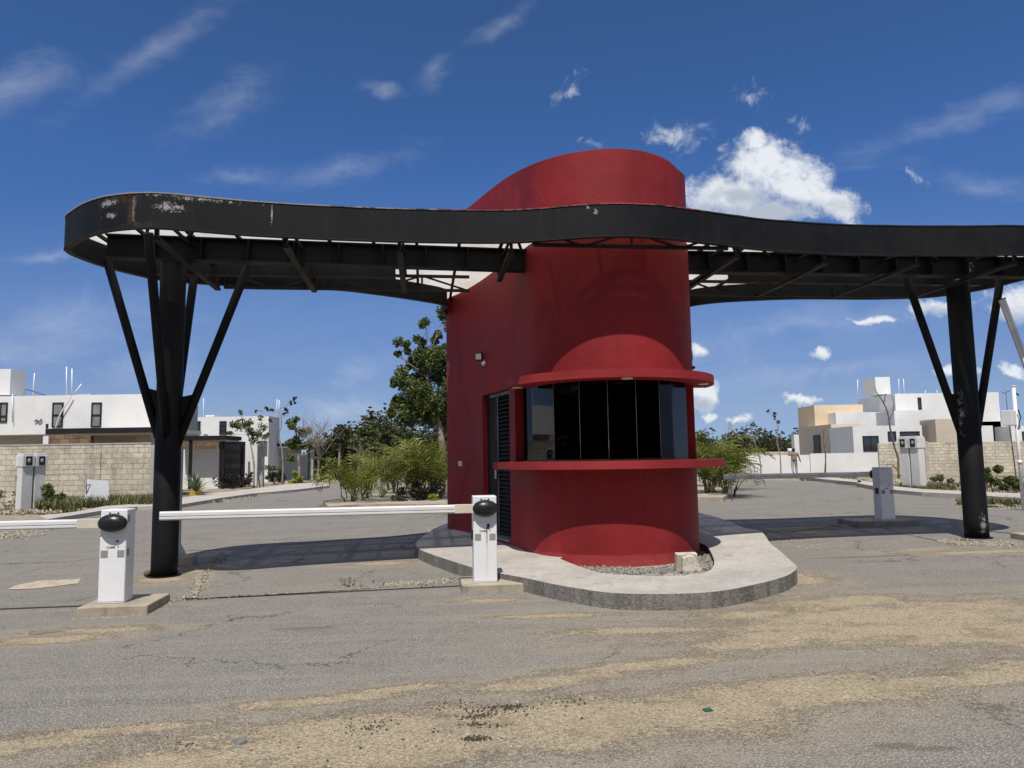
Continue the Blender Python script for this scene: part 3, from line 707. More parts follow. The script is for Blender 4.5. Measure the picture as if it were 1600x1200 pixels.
mb = MB(); p, q = dm_ + dd * .05, ib - dd * .06; mb.bar((*(p), 1.485), (*q, 1.485), .012, 2.3); mb.build('door_panel', M_dark, door_o)
mb = MB(); h_ = dm_ + dd * .1 - dn * .05; mb.bar((h_.x, h_.y, 1.25), (h_.x, h_.y, 1.4), .03, .03); mb.build('handle', M_alum, door_o)
mb = MB(); p, q = da + dn * .02, db + dn * .02; mb.bar((*p, .295), (*q, .295), .12, .02); mb.build('threshold', M_alum, door_o)
# fittings on the booth
fl = Vector(Yp(748, 557, 13.05)); fw = Vector((-.9, -.42, 0)).normalized()
t_ = thing('floodlight_camera', tuple(Yp(757, 560, 12.85)), 'floodlight with white security camera high on the red booth wall left of its window', 'security light')
base = Vector(Yp(757, 562, 12.85)); 
def local_box(c_, sx, sy, sz, rz=0, rx=0): 
    return Matrix.Translation(c_) @ Matrix.Rotation(rad(rz), 4, 'Z') @ Matrix.Rotation(rad(rx), 4, 'X'), (-sx / 2, -sy / 2, -sz / 2), (sx / 2, sy / 2, sz / 2)
def lb(mb, c_, sx, sy, sz, rz=0, rx=0):
    M_, a, b_ = local_box(Vector(c_), sx, sy, sz, rz, rx); mb.box(a, b_, M_); return mb
p = Vector(Yp(748, 556, 12.72)); mb = MB(); lb(mb, p, .15, .04, .14, -25, 12); hsg = mb.build('floodlight', M_blackpl, t_)
mb = MB(); lb(mb, p + Vector((-.01, -.026, 0)), .105, .012, .10, -25, 12); mb.build('lens', M_lampoff, hsg)
p = Vector(Yp(761, 553, 12.78)); mb = MB(); lb(mb, p, .085, .10, .13, -20); mb.build('camera_box', M_whitepl, t_)
mb = MB(); mb.tube([Yp(756.5, 552, 12.85), Yp(756.5, 566, 12.7)], .014, 8); mb.ellipsoid(Yp(755.5, 567, 12.66), (.045, .06, .04)); mb.ellipsoid(Yp(763, 565, 12.7), (.03, .03, .03)); mb.build('camera_dome', M_whitepl, t_)
mb = MB(); lb(mb, Yp(753, 559, 12.8), .12, .05, .03, -25); mb.build('bracket', M_blackpl, t_)
p = Vector(Yp(718.5, 724.5, 13.50)); mb = MB(); lb(mb, p, .03, .12, .09, 26); lb(mb, p + Vector((-.012, -.01, 0)), .03, .05, .035, 26)
tag(mb.build('switch_plate', M_whitepl, None, base=tuple(p)), 'small white switch plate on the red booth wall beside the dark door', 'switch plate')
t_ = thing('side_floodlight', tuple(circ(-8, br)) + (3.0,), 'small black floodlight on the right edge of the red booth', 'security light')
p = Vector(Yp(1081, 555, 11.0)); mb = MB(); lb(mb, p, .03, .13, .14, 10, 0); mb.bar(p + Vector((-.0, 0, -.05)), p + Vector((-.09, 0, -.12)), .03, .02); mb.build('floodlight', M_blackpl, t_)
p = Vector(Yp(1084, 573, 10.9)); mb = MB(); mb.ellipsoid(p, (.05, .08, .028)); mb.bar(p + Vector((-.06, 0, .0)), p + Vector((.05, 0, .02)), .015, .012); mb.build('sensor', M_blackpl, t_)
for o_ in [booth] + [o_ for o_ in C.objects if o_.parent is None and o_.name.split('.')[0] in ('ceiling_fan', 'floodlight_camera', 'switch_plate', 'side_floodlight')]: o_.location.y += .12
# broken blocks leaning in the gravel pit
t = NT('broken_block'); a = t.noise(9, 6, .7)
col = t.mix(t.step(a, .35, .65), (.4, .35, .28), (.62, .58, .5)); col = t.mix(t.step(t.noise(22, 4, .6, t.map(t.pos, loc=(2, 2, 2))), .66, .7), col, (.25, .03, .03))
M_block = t.set(col, .9, t.noise(30, 5, .7), .01)
q = G(1075, 893, .05); mb = MB(); lb(mb, (q[0], q[1] + .09, gz(*q) + .16), .27, .10, .22, 6, 8)
tag(mb.build('concrete_block', M_block, None, .008, base=(q[0], q[1] + .09, gz(*q) + .05)), 'pale upright concrete block half standing in the gravel against the red booth', 'block')
mb = MB(); x0, y0 = q[0] + .03, q[1] - .02
prof = [(-.11, 0), (.13, 0), (.10, .10), (.05, .19), (-.02, .20), (-.10, .17)]
vs = [(x0 + a, y0 - .03 + .02 * 0, gz(*q) + .05 + b_) for a, b_ in prof] + [(x0 + a, y0 + .03, gz(*q) + .06 + b_) for a, b_ in prof]
n = len(prof); mb.add(vs, [tuple(range(n)), tuple(range(n, 2 * n))[::-1]] + [(i, i + n, (i + 1) % n + n, (i + 1) % n) for i in range(n)])
tag(mb.build('broken_slab', M_block, None, .006, base=(x0, y0, gz(*q) + .05)), 'broken slab with flaking red spots leaning in front of the pale block', 'block')
# ------------------------------------------------------------------ canopy
cA = Vector((-5.0, 10.69)); cB = Vector((7.56, 12.22)); uu = (cB - cA).normalized(); vv = Vector((-uu.y, uu.x)); ROT = math.atan2(uu.y, uu.x)
def UV(u, v, z): p = cA + uu * u + vv * v; return Vector((p.x, p.y, z))
ZB, ZT = 4.46, 4.88
canopy = thing('entrance_canopy', (cA.x, cA.y, gz(*cA)), 'long black steel canopy with curved ends on two branching columns crossing the red booth', 'canopy')
fpx = [(100, 387), (112, 378), (130, 368.5), (155, 361), (180, 357), (217, 354.5), (255, 355), (305, 359), (380, 365), (480, 370.5), (600, 375), (700, 377), (790, 377.3), (850, 374.5), (900, 370.5), (950, 368), (1000, 368.3), (1050, 371.5), (1110, 379), (1187, 388), (1260, 393), (1325, 396), (1428, 397.5), (1520, 397.5), (1600, 397)]
bpx = [(105, 394), (117, 400.5), (142, 410), (170, 419), (205, 428), (242, 436), (292, 442), (380, 447), (480, 451), (537, 454), (587, 460), (637, 467), (692, 477)]
bpx2 = [(1075, 479.5), (1119, 473), (1187, 469), (1256, 467), (1359, 467.5), (1445, 465), (1497, 459), (1550, 449.5), (1600, 437)]
loop = [Zp(*q, ZB) for q in fpx] + [(8.25, 10.84), (8.68, 11.2), (8.86, 11.75)] + [Zp(*q, ZB) for q in bpx2[::-1]] + [(3.42, 14.6), (2.9, 15.15), (1.6, 15.5), (.3, 15.5), (-.8, 15.1), (-1.28, 14.6), (-1.36, 14.1)] + [Zp(*q, ZB) for q in bpx[::-1]]
loop = spline([Vector(p) for p in loop], 5, True)       # counter-clockwise
inn = offset_loop(loop, -.05)
n = len(loop); mb = MB()
vs = [(p.x, p.y, z) for z in (ZB, ZT) for p in loop] + [(p.x, p.y, z) for z in (ZB, ZT) for p in inn]
fs = []
for i in range(n):
    j = (i + 1) % n
    fs += [(i, j, n + j, n + i), (2 * n + j, 2 * n + i, 3 * n + i, 3 * n + j), (n + i, n + j, 3 * n + j, 3 * n + i), (j, i, 2 * n + i, 2 * n + j)]
mb.add(vs, fs, False); mb.sm = [k % 4 < 2 for k in range(len(fs))]
fascia = mb.build('fascia', M_black, canopy)
es = fascia.modifiers.new('split', 'EDGE_SPLIT'); es.split_angle = rad(35)
# bottom lip and top drip edge
def band(off0, off1, z0, z1, name, mat, parent, wob=0):
    a = offset_loop(loop, off0); b_ = offset_loop(loop, off1); mb = MB(); r_ = random.Random(4)
    w_ = [r_.uniform(0, wob) for _ in range(n)]
    vs = [(p.x, p.y, z0) for p in a] + [(p.x, p.y, z1 + w_[i]) for i, p in enumerate(a)] + [(p.x, p.y, z0) for p in b_] + [(p.x, p.y, z1 + w_[i]) for i, p in enumerate(b_)]
    fs = []
    for i in range(n):
        j = (i + 1) % n
        fs += [(i, j, n + j, n + i), (2 * n + j, 2 * n + i, 3 * n + i, 3 * n + j), (n + i, n + j, 3 * n + j, 3 * n + i), (j, i, 2 * n + i, 2 * n + j)]
    mb.add(vs, fs); return mb.build(name, mat, parent)
band(.006, -.075, ZB - .012, ZB - .002, 'bottom_lip', M_rustbeam, canopy)
t = NT('weathered_drip_edge'); a = t.noise(4, 6, .7); sx_ = t.n('ShaderNodeSeparateXYZ'); t.L(t.pos, sx_.inputs[0])
f = t.step(t.math('ADD', t.math('MULTIPLY', sx_.outputs[0], -.16), t.math('MULTIPLY', t.math('SUBTRACT', a, .5), 2.4)), .1, .5)
red_ = t.step(t.math('ABSOLUTE', t.math('SUBTRACT', sx_.outputs[0], .9)), 1.5, 1.9, 1, 0)
M_drip = t.set(t.mix(red_, t.mix(f, (.02, .02, .02), (.24, .24, .24)), t.mix(t.step(t.noise(14, 4), .4, .55), (.02, .02, .02), (.3, .05, .045))), .5)
band(.008, -.02, ZT + .001, ZT + .014, 'drip_edge', M_drip, canopy, .006)
# translucent roof sheet
t = NT('translucent_roof'); t.t.nodes.remove(t.b)
a = t.noise(1.2, 6, .65, t.map(t.pos, (1, .35, 1)))
colr = t.mix(t.step(a, .4, .7), (.80, .80, .77), (.62, .58, .50))
d1 = t.n('ShaderNodeBsdfDiffuse'); t.L(colr, d1.inputs[0]); d2 = t.n('ShaderNodeBsdfTranslucent'); t.L(colr, d2.inputs[0])
ms = t.n('ShaderNodeMixShader'); ms.inputs[0].default_value = .62; t.L(d1.outputs[0], ms.inputs[1]); t.L(d2.outputs[0], ms.inputs[2]); tp_ = t.n('ShaderNodeBsdfTransparent'); ms2 = t.n('ShaderNodeMixShader'); ms2.inputs[0].default_value = .085; t.L(ms.outputs[0], ms2.inputs[1]); t.L(tp_.outputs[0], ms2.inputs[2]); t.L(ms2.outputs[0], t.out.inputs[0])
M_roof = t.m
mb = MB(); sheet([tuple(p) for p in offset_loop(loop, -.052)], lambda x, y: 4.772, step=2, mb=mb); mb.build('roof_sheet', M_roof, canopy)

def vrange(u, zmid=None):                  # where a line across the canopy at u meets the inside of the fascia
    hits = []
    for i in range(n):
        p, q = inn[i] - cA, inn[(i + 1) % n] - cA; a, b_ = p.dot(uu), q.dot(uu)
        if (a - u) * (b_ - u) <= 0 and a != b_:
            s_ = (u - a) / (b_ - a); hits.append(p.dot(vv) + (q.dot(vv) - p.dot(vv)) * s_)
    return min(hits), max(hits)
def urange(v):
    hits = []
    for i in range(n):
        p, q = inn[i] - cA, inn[(i + 1) % n] - cA; a, b_ = p.dot(vv), q.dot(vv)
        if (a - v) * (b_ - v) <= 0 and a != b_:
            s_ = (v - a) / (b_ - a); hits.append(p.dot(uu) + (q.dot(uu) - p.dot(uu)) * s_)
    return min(hits), max(hits)
UV0 = UV
def girder(u0, u1, v=0.0, v2=None):
    mb = MB(); v2 = v if v2 is None else v2; a0_, a1_, vb_ = u0, u1, v
    def UV(u, w, z): return UV0(u, vb_ + (v2 - vb_) * (u - a0_) / (a1_ - a0_) + (w - vb_), z + .03)
    mb.bar(UV(u0, v, 4.545), UV(u1, v, 4.545), .02, .29)
    mb.bar(UV(u0, v, 4.395), UV(u1, v, 4.395), .20, .02); mb.bar(UV(u0, v, 4.70), UV(u1, v, 4.70), .20, .02)
    u = math.ceil((u0 + .1) / .62) * .62
    while u < u1 - .05:
        mb.bar(UV(u, v - .085, 4.407), UV(u, v - .085, 4.688), .012, .15, Vector((uu.x, uu.y, 0)).cross(Vector((0, 0, 1)))); u += .62
    g = mb.build('girder', M_black, canopy); return g
GV = -.42; uL, uR = urange(GV)
girder(uL + .35, 5.45, -.72, -.33); girder(7.6, uR - .02, -.42)
for ua, ub in ((-.35, 3.25), (8.75, uR - .5)):
    mb = MB(); mb.bar(UV(ua, .34, 4.58), UV(ub, .34, 4.58), .02, .24); mb.bar(UV(ua, .34, 4.465), UV(ub, .34, 4.465), .14, .016); mb.build('rear_beam', M_rustbeam, canopy)
def truss(v, u0, u1, z0=4.385, z1=4.62, step=.75, ve=None):
    mb = MB(); ve = v if ve is None else ve; a0_, a1_ = u0, u1
    def UV(u, vv_, z): return UV0(u, v + (ve - v) * (u - a0_) / (a1_ - a0_) + (vv_ - v), z)
    mb.bar(UV(u0, v, z0), UV(u1, v, z0), .05, .045); mb.bar(UV(u0, v, z1), UV(u1, v, z1), .05, .045)
    k = max(2, round((u1 - u0) / step)); s_ = (u1 - u0) / k
    for i in range(k):
        a, b_ = (z1, z0) if i % 2 == 0 else (z0, z1)
        mb.bar(UV(u0 + i * s_ + .02, v, a), UV(u0 + (i + 1) * s_ - .02, v, b_), .028, .028)
    for i in range(0, k, 2): mb.bar(UV(u0 + i * s_, v + .03, z0), UV(u0 + i * s_, v + .03, z1), .03, .03)
    return mb.build('truss', M_rustbeam, canopy)
a0 = urange(.85)[0]; truss(.82, a0 + .45, 4.45, ve=.86); truss(.95, 8.3, 12.7, ve=.9)
truss(-1.74, 5.15, 7.85, z0=4.42)
# cross beams below the girder, from fascia to fascia
for u in (.42, 1.92, 3.37, 4.86, 8.06, 9.52, 10.95, 12.42):
    v0, v1 = vrange(u); v1 = min(v1, .98)
    if u == 4.86: v1 = .10
    if u == 8.06: v1 = 1.4
    mb = MB(); mb.bar(UV(u, v0 + .08, 4.355), UV(u, v1 - .08, 4.355), .08, .04); mb.bar(UV(u + .03, v0 + .08, 4.64), UV(u + .03, v1 - .08, 4.64), .035, .035)
    for v in (v0 + .09, v1 - .09): mb.bar(UV(u, v, 4.36), UV(u, v, 4.66), .045, .045)
    mb.build('cross_beam', M_rustbeam, canopy)
# purlins just under the roof sheet
k = 0; mb = None
u = -.75
while u < 13.6:
    if not 5.3 < u < 7.75:
        v0, v1 = vrange(u)
        if 4.6 < u <= 5.3 or 7.75 <= u < 8.3: v1 = min(v1, .6)
        mb = MB(); mb.bar(UV(u, v0 + .07, 4.738), UV(u, v1 - .07, 4.738), .045, .04); mb.build('purlin', M_black, canopy)
    else:
        v0, v1 = vrange(u); mb = MB(); mb.bar(UV(u, v0 + .07, 4.738), UV(u, -1.15, 4.738), .045, .04); mb.build('purlin', M_black, canopy)
    u += .62
# flat bracing between girder and front edge
for (u0, v0), (u1, v1) in [((.05, -.1), (.9, -1.7)), ((-.4, -.1), (.3, -1.8)), ((8.2, -1.7), (9.4, -.1)), ((9.6, -1.45), (10.9, -.1)), ((11.0, -1.45), (12.3, -.1)), ((12.5, -1.5), (13.3, -.1)), ((4.9, -1.6), (5.25, -.1)), ((8.1, -1.8), (8.3, .3)), ((7.9, -1.8), (9.3, .9)), ((9.6, .9), (11.0, -.1))]:
    v0 = max(v0, vrange(u0)[0] + .06); v1 = max(v1, vrange(u1)[0] + .06); mb = MB(); mb.bar(UV(u0, v0, 4.68), UV(u1, v1, 4.68), .04, .02); mb.build('brace', M_rustbeam, canopy)
# columns with their splayed struts
def column(c_, r_, tops, zs):
    g = gz(*c_); mb = MB(); zt = 4.66
    mb.tube([(c_.x, c_.y, g - .05), (c_.x, c_.y, g + .3), (c_.x, c_.y, zt - .02)], [r_, r_, r_], 40)
    mb.box((c_.x - r_ * 1.15, c_.y - r_ * 1.15, zt - .022), (c_.x + r_ * 1.15, c_.y + r_ * 1.15, zt + .004))
    mb.tube([(c_.x, c_.y, g - .05), (c_.x, c_.y, g + .012)], r_ + .05, 30, sm=False)
    col_o = mb.build('column', M_black, canopy)
    for tp, z0 in zip(tops, zs):
        tp = Vector(tp); d = Vector((tp.x - c_.x, tp.y - c_.y, 0)).normalized()
        p = Vector((c_.x, c_.y, z0)) + d * (r_ * .75)
        mb = MB(); mb.tube([p, tp], .062, 16); mb.build('strut', M_black, canopy)
        # gusset plate between column and strut
        ax = (tp - p).normalized(); s_ = d.cross(Vector((0, 0, 1))) * .012
        q0 = Vector((c_.x, c_.y, z0 - .16)) + d * (r_ * .9); q1 = p + ax * .75; q2 = Vector((c_.x, c_.y, q1.z - .05)) + d * (r_ * .9); q3 = p
        mb = MB(); mb.add([q0 - s_, q3 - s_, q1 - s_, q2 - s_, q0 + s_, q3 + s_, q1 + s_, q2 + s_], [(0, 1, 2, 3), (7, 6, 5, 4), (0, 4, 5, 1), (1, 5, 6, 2), (2, 6, 7, 3), (3, 7, 4, 0)])
        mb.build('gusset', M_black, canopy)
    return col_o
column(Vector((-5.0, 10.70)), .178, [Yp(166, 402, 10.5), Yp(232, 364, 9.35), Yp(305, 419, 11.4), Yp(391, 408, 10.85)], [1.98, 2.0, 2.0, 1.90])
column(Vector((7.56, 12.23)), .178, [Yp(1416, 434, 12.1), Yp(1567, 411, 12.35)], [1.85, 1.88])
# slim grey post on a small concrete foot behind the left column
q = G(285, 886); bx = Vector((q[0], q[1] + .12, gz(*q)))
t_ = thing('slim_post', tuple(bx), 'slim grey upright post on a small concrete foot behind the left black column', 'post')
M_grey = simple('grey_painted_steel', (.34, .35, .36), .45, .1)
mb = MB(); lb(mb, bx + Vector((0, .05, .07)), .22, .3, .16, 7); mb.build('foot', M_oldc, t_, .008)
pb = Vector(Yp(280, 868, bx.y + .1)); mb = MB(); lb(mb, (pb.x, bx.y + .08, 1.0 + gz(*q)), .045, .045, 1.72, 7)
mb.add([(pb.x - .02, bx.y + .06, gz(*q) + .15), (pb.x + .12, bx.y + .06, gz(*q) + .15), (pb.x + .01, bx.y + .06, gz(*q) + .36), (pb.x - .02, bx.y + .10, gz(*q) + .15), (pb.x + .12, bx.y + .10, gz(*q) + .15), (pb.x + .01, bx.y + .10, gz(*q) + .36)], [(0, 1, 2), (5, 4, 3), (0, 3, 4, 1), (1, 4, 5, 2), (2, 5, 3, 0)])
mb.build('upright', M_grey, t_)

# ------------------------------------------------------------------ barriers
def rust_white():
    t = NT('white_cabinet_rust_run')
    n1 = t.noise(3, 5); v = t.map(t.obj, (.010, .5, .16), (.02, -.1, .66), (0, 0, 0), 'TEXTURE')
    ln = t.n('ShaderNodeVectorMath', operation='LENGTH'); t.L(v, ln.inputs[0])
    f = t.step(t.math('ADD', t.math('SUBTRACT', 1.0, ln.outputs['Value']), t.math('MULTIPLY', t.math('SUBTRACT', t.noise(25, 5, .7, t.obj), .5), .8)), -.1, .5)
    col = t.mix(t.math('MULTIPLY', f, .85), (.74, .75, .76), (.22, .13, .05))
    v = t.map(t.obj, (.022, .5, .4), (.02, -.1, .42), (0, 0, 0), 'TEXTURE'); ln = t.n('ShaderNodeVectorMath', operation='LENGTH'); t.L(v, ln.inputs[0])
    f = t.step(t.math('SUBTRACT', 1.0, ln.outputs['Value']), 0, 1); col = t.mix(t.math('MULTIPLY', f, .5), col, (.55, .5, .38))
    return t.set(col, .38)
M_rw = rust_white()
M_text = simple('dark_print', (.03, .03, .03), .6, .1)
def text_mesh(s_, size, mat, parent, M_):
    cu = bpy.data.curves.new('lettering', 'FONT'); cu.body = s_; cu.size = size; cu.extrude = .0006; cu.align_x = 'CENTER'; cu.offset = size * .015
    o = bpy.data.objects.new('lettering_tmp', cu); C.objects.link(o); bpy.context.view_layer.update()
    me = bpy.data.meshes.new_from_object(o); bpy.data.objects.remove(o)
    me.transform(M_); me.materials.append(mat)
    o2 = bpy.data.objects.new('lettering', me); C.objects.link(o2); o2.parent = parent; return o2
M_boom = simple('boom_aluminium', (.66, .66, .65), .35, .05, 2, .0003, metallic=0)
M_groove = simple('boom_groove', (.13, .13, .13), .5, .1)
def barrier(loc, rz, label, blen, body_mat, foot, boom_dir=-1, boom_ang=0, key=False, side=1):
    """cabinet in local axes: front face towards -Y, boom along boom_dir X from the pivot head"""
    g = thing('barrier_gate', loc, label, 'parking barrier', 'boom barriers at the gate', offset=False)
    g.rotation_euler.z = rz
    W_, D_, H_ = .275, .24, 1.0; zf = .10
    mb = MB(); mb.box((foot[0], foot[2], -.05), (foot[1], foot[3], zf)); mb.build('foot', M_oldc, g, .012)
    mb = MB(); mb.box((-W_ / 2, -D_ / 2, zf), (W_ / 2, D_ / 2, zf + H_)); cab = mb.build('cabinet', body_mat, g, .008)
    mb = MB(); mb.box((-W_ / 2 + .006, -D_ / 2 - .004, zf + .02), (W_ / 2 - .006, -D_ / 2 + .001, zf + .70)); mb.build('front_cover', body_mat, cab, .002)
    for s_ in (-1, 1): mb = MB(); mb.box((s_ * .085 - .036, -D_ / 2 - .007, zf + .49), (s_ * .085 + .036, -D_ / 2 - .0035, zf + .565)); mb.build('reflector', M_greypl, cab)
    mb = MB(); mb.box((W_ / 2 - .001, -.10, zf + .5), (W_ / 2 + .003, -.04, zf + .575)); mb.build('reflector', M_greypl, cab)
    mb = MB(); mb.box((W_ / 2 - .001, -.10, zf + .86), (W_ / 2 + .003, -.05, zf + .94)); mb.build('side_vent', M_greypl, cab)
    mb = MB(); mb.box((-W_ / 2 - .02, -.05, zf + .49), (-W_ / 2 + .002, .03, zf + .60)); mb.build('lock_box', M_blackpl, cab, .004)
    for s_ in (-1, 1): mb = MB(); mb.tube([(s_ * .043, -D_ / 2 - .006, zf + .965), (s_ * .043, -D_ / 2 + .002, zf + .965)], .009, 10); mb.build('screw', M_blackpl, cab)
    mb = MB(); mb.tube([(.045, -D_ / 2 - .010, zf + .66), (.045, -D_ / 2 + .002, zf + .66)], .012, 12); mb.build('keyhole', M_blackpl, cab)
    text_mesh('CAME  T', .034, M_text, cab, Matrix.Translation((.0, -D_ / 2 - .005, zf + .585)) @ Matrix.Rotation(rad(90), 4, 'X'))
    if key:
        mb = MB(); mb.box((.025, -D_ / 2 - .008, zf + .62), (.045, -D_ / 2 + .001, zf + .68)); mb.build('key_slot', M_blackpl, cab)
    # pivot head
    hz = zf + .86; yo = -D_ / 2 - .07
    mb = MB(); mb.ellipsoid((0, -D_ / 2 - .035, hz), (.152, .085, .098), 28, 16)
    mb.tube([(0, -D_ / 2 + .01, hz), (0, -D_ / 2 - .03, hz)], .10, 24)
    hd = mb.build('pivot_head', M_blackpl, g)
    mb = MB(); mb.bar((-.11, -D_ / 2 - .085, hz + .045), (.11, -D_ / 2 - .085, hz + .045), .02, .006)
    for s_ in (-1, 1): mb.tube([(s_ * .09, -D_ / 2 - .09, hz + .04), (s_ * .09, -D_ / 2 - .06, hz + .04)], .008, 8)
    mb.build('head_cap_line', M_text, hd)
    R_ = Matrix.Translation((0, yo + .04, hz)) @ Matrix.Rotation(boom_ang, 4, 'Y')
    mb = MB(); s_ = boom_dir
    mb.box((min(s_ * .05, s_ * .36), -.024, -.05), (max(s_ * .05, s_ * .36), .024, .052), R_); slv = mb.build('boom_sleeve', M_sleeve, g, .004)
    mb = MB(); a, b_ = sorted((s_ * .355, s_ * blen))
    # rounded tubular boom
    prof = [(y_, z_ * 1.3) for y_, z_ in [(-.02, -.036), (.02, -.036), (.028, -.025), (.028, -.008), (.024, -.006), (.024, -.002), (.028, 0), (.028, .025), (.02, .038), (-.02, .038), (-.028, .025), (-.028, 0), (-.024, -.002), (-.024, -.006), (-.028, -.008), (-.028, -.025)]]
    vs = [R_ @ Vector((x, y, z)) for x in (a, b_) for y, z in prof]; k = len(prof)
    mb.add(vs, [tuple(range(k)), tuple(range(k, 2 * k))[::-1]] + [(i, i + k, (i + 1) % k + k, (i + 1) % k) for i in range(k)])
    bm = mb.build('boom', M_boom, g)
    bm2 = bmesh.new(); bm2.from_mesh(bm.data); bmesh.ops.recalc_face_normals(bm2, faces=bm2.faces); bm2.to_mesh(bm.data); bm2.free()
    mb = MB(); mb.box((a + .01, -.0255, -.007), (b_ - .01, .0255, -.001), R_); mb.build('groove', M_groove, bm)
    mb = MB(); e = s_ * blen; mb.box((min(e, e + s_ * .015), -.03, -.05), (max(e, e + s_ * .015), .03, .054), R_); mb.build('end_cap', M_blackpl, bm)
    return g
q = G(171, 943, .10); 
b1 = barrier((q[0], q[1] + .12, gz(*q)), ROT, 'white barrier nearest the left edge, its boom running out of the picture', 3.6, M_white, (-.27, .44, -.30, .42))
q = G(757, 911, .10)
b2 = barrier((q[0], q[1] + .12, gz(*q)), ROT, 'white barrier with a rust streak beside the concrete island in front of the booth door', 3.62, M_rw, (-.28, .44, -.24, .42), key=True)
q = G(1384, 812, .10)
b3 = barrier((q[0] + .05, q[1] + .12, gz(*q)), ROT, 'grey shaded barrier on a low slab behind the canopy shadow, boom level towards the booth', 3.15, M_white, (-.75, .45, -.35, .40))
# raised barrier beyond the right edge
yb = 11.45; pa = Vector(Yp(1568, 467, yb)); pb_ = Vector(Yp(1601, 555, yb)); dr = (pb_ - pa).normalized()
hz_ = .96 + gz(9.5, yb) ; s_ = (hz_ - pa.z) / dr.z; pv = pa + dr * s_
b4 = barrier((pv.x, yb + .19, gz(9.5, yb)), 0, 'barrier at the right edge with its white boom raised steeply into the sky', s_, M_white, (-.62, .5, -.30, .4), boom_ang=math.atan2(-dr.z, dr.x))
for o, dy in ((b3, .23),):                 # its arm sits behind the cabinet
    for ch in o.children:
        if ch.name.split('.')[0] in ('pivot_head', 'boom_sleeve', 'boom'): ch.location.y += .36
# boom rests
def rest(px, ytop, ybot, g, label):
    q = G(px, ybot); z0 = gz(*q); zt = Yp(px, ytop, q[1])[2]
    mb = MB(); mb.tube([(q[0], q[1], z0 - .02), (q[0], q[1], zt)], .014, 8); mb.tube([(q[0], q[1], z0 - .01), (q[0], q[1], z0 + .012)], .05, 12, sm=False)
    tag(mb.build('boom_rest', M_whitepl, None, base=(q[0], q[1], z0)), label, 'boom rest')
tip = b3.location + Vector((-3.0 * uu.x, -3.0 * uu.y, 0))
mb = MB(); z0 = gz(tip.x, tip.y); ty = tip.y + .25
mb.tube([(tip.x, ty, z0 + .55), (tip.x, ty, z0 + .93)], .012, 8); mb.bar((tip.x - .03, ty, z0 + .93), (tip.x + .03, ty, z0 + .93), .03, .02)
tag(mb.build('boom_support', M_whitepl, b3 if False else None, base=(tip.x, ty, z0 + .55)), 'thin white folding foot hanging under the tip of the level boom right of the booth', 'boom foot')
# ------------------------------------------------------------------ vegetation
def leaf_mat(name, dark, light, tr=.25, sc=.9):
    t = NT(name); t.t.nodes.remove(t.b)
    isl = t.geo.outputs['Random Per Island']; a = t.noise(sc, 4, .6)
    f = t.math('ADD', t.math('MULTIPLY', isl, .55), t.math('MULTIPLY', t.step(a, .3, .7), .45))
    col = t.mix(f, dark, light)
    b_ = t.n('ShaderNodeBsdfPrincipled'); t.L(col, b_.inputs['Base Color']); b_.inputs['Roughness'].default_value = .5; b_.inputs['Specular IOR Level'].default_value = .3
    tl = t.n('ShaderNodeBsdfTranslucent'); t.L(t.mix(1.0, col, (1.0, 1.0, .45), 'MULTIPLY'), tl.inputs[0])
    mx_ = t.n('ShaderNodeMixShader'); mx_.inputs[0].default_value = tr; t.L(b_.outputs[0], mx_.inputs[1]); t.L(tl.outputs[0], mx_.inputs[2]); t.L(mx_.outputs[0], t.out.inputs[0])
    return t.m
M_leaf = leaf_mat('tree_leaves', (.045, .068, .020), (.17, .21, .065))
M_leafl = leaf_mat('pale_tree_leaves', (.05, .07, .015), (.20, .21, .06))
M_leafo = leaf_mat('olive_leaves', (.025, .032, .012), (.085, .09, .035))
M_palm = leaf_mat('palm_leaflets', (.030, .046, .010), (.25, .27, .055), .3)
M_burg = leaf_mat('dark_shrub_leaves', (.018, .014, .012), (.05, .035, .03))
M_lime = leaf_mat('lime_shrub_leaves', (.16, .20, .015), (.42, .45, .06))
M_grass = leaf_mat('dry_green_grass', (.05, .065, .02), (.20, .19, .08))
M_agave = leaf_mat('agave_leaves', (.06, .085, .05), (.20, .24, .15), .1)
M_bark = simple('grey_bark', (.26, .22, .18), .9, .35, 6, .01)
M_barkd = simple('brown_bark', (.13, .10, .08), .9, .35, 6, .01)
M_stem = simple('palm_stem', (.13, .12, .045), .7, .3, 6)
def leaf(mb, c_, s_, r_, asp=.5):
    a = Vector((r_.gauss(0, 1), r_.gauss(0, 1), r_.gauss(0, .6))).normalized(); u = a.cross(Vector((r_.gauss(0, 1), r_.gauss(0, 1), r_.gauss(0, 1)))).normalized()
    s2 = s_ * r_.uniform(.6, 1.3)
    p = c_ - a * s2 * .5; q = c_ + a * s2 * .5; dn_ = Vector((0, 0, -s2 * .12))
    mb.add([p, c_ + u * s2 * asp * .5, q + dn_, c_ - u * s2 * asp * .5], [(0, 1, 2, 3)])
def clump(mb, c_, r3, n_, s_, r_):
    for _ in range(n_):
        d = Vector((r_.gauss(0, 1), r_.gauss(0, 1), r_.gauss(0, 1))).normalized() * (r_.random() ** .45)
        leaf(mb, Vector((c_[0] + d.x * r3[0], c_[1] + d.y * r3[1], c_[2] + d.z * r3[2])), s_, r_)
def wig(p, q, r_, k=5, amt=.08):
    L_ = (q - p).length; pts = [p]
    for i in range(1, k): pts.append(p.lerp(q, i / k) + Vector((r_.gauss(0, 1), r_.gauss(0, 1), r_.gauss(0, .5))) * L_ * amt * .5)
    return pts + [q]
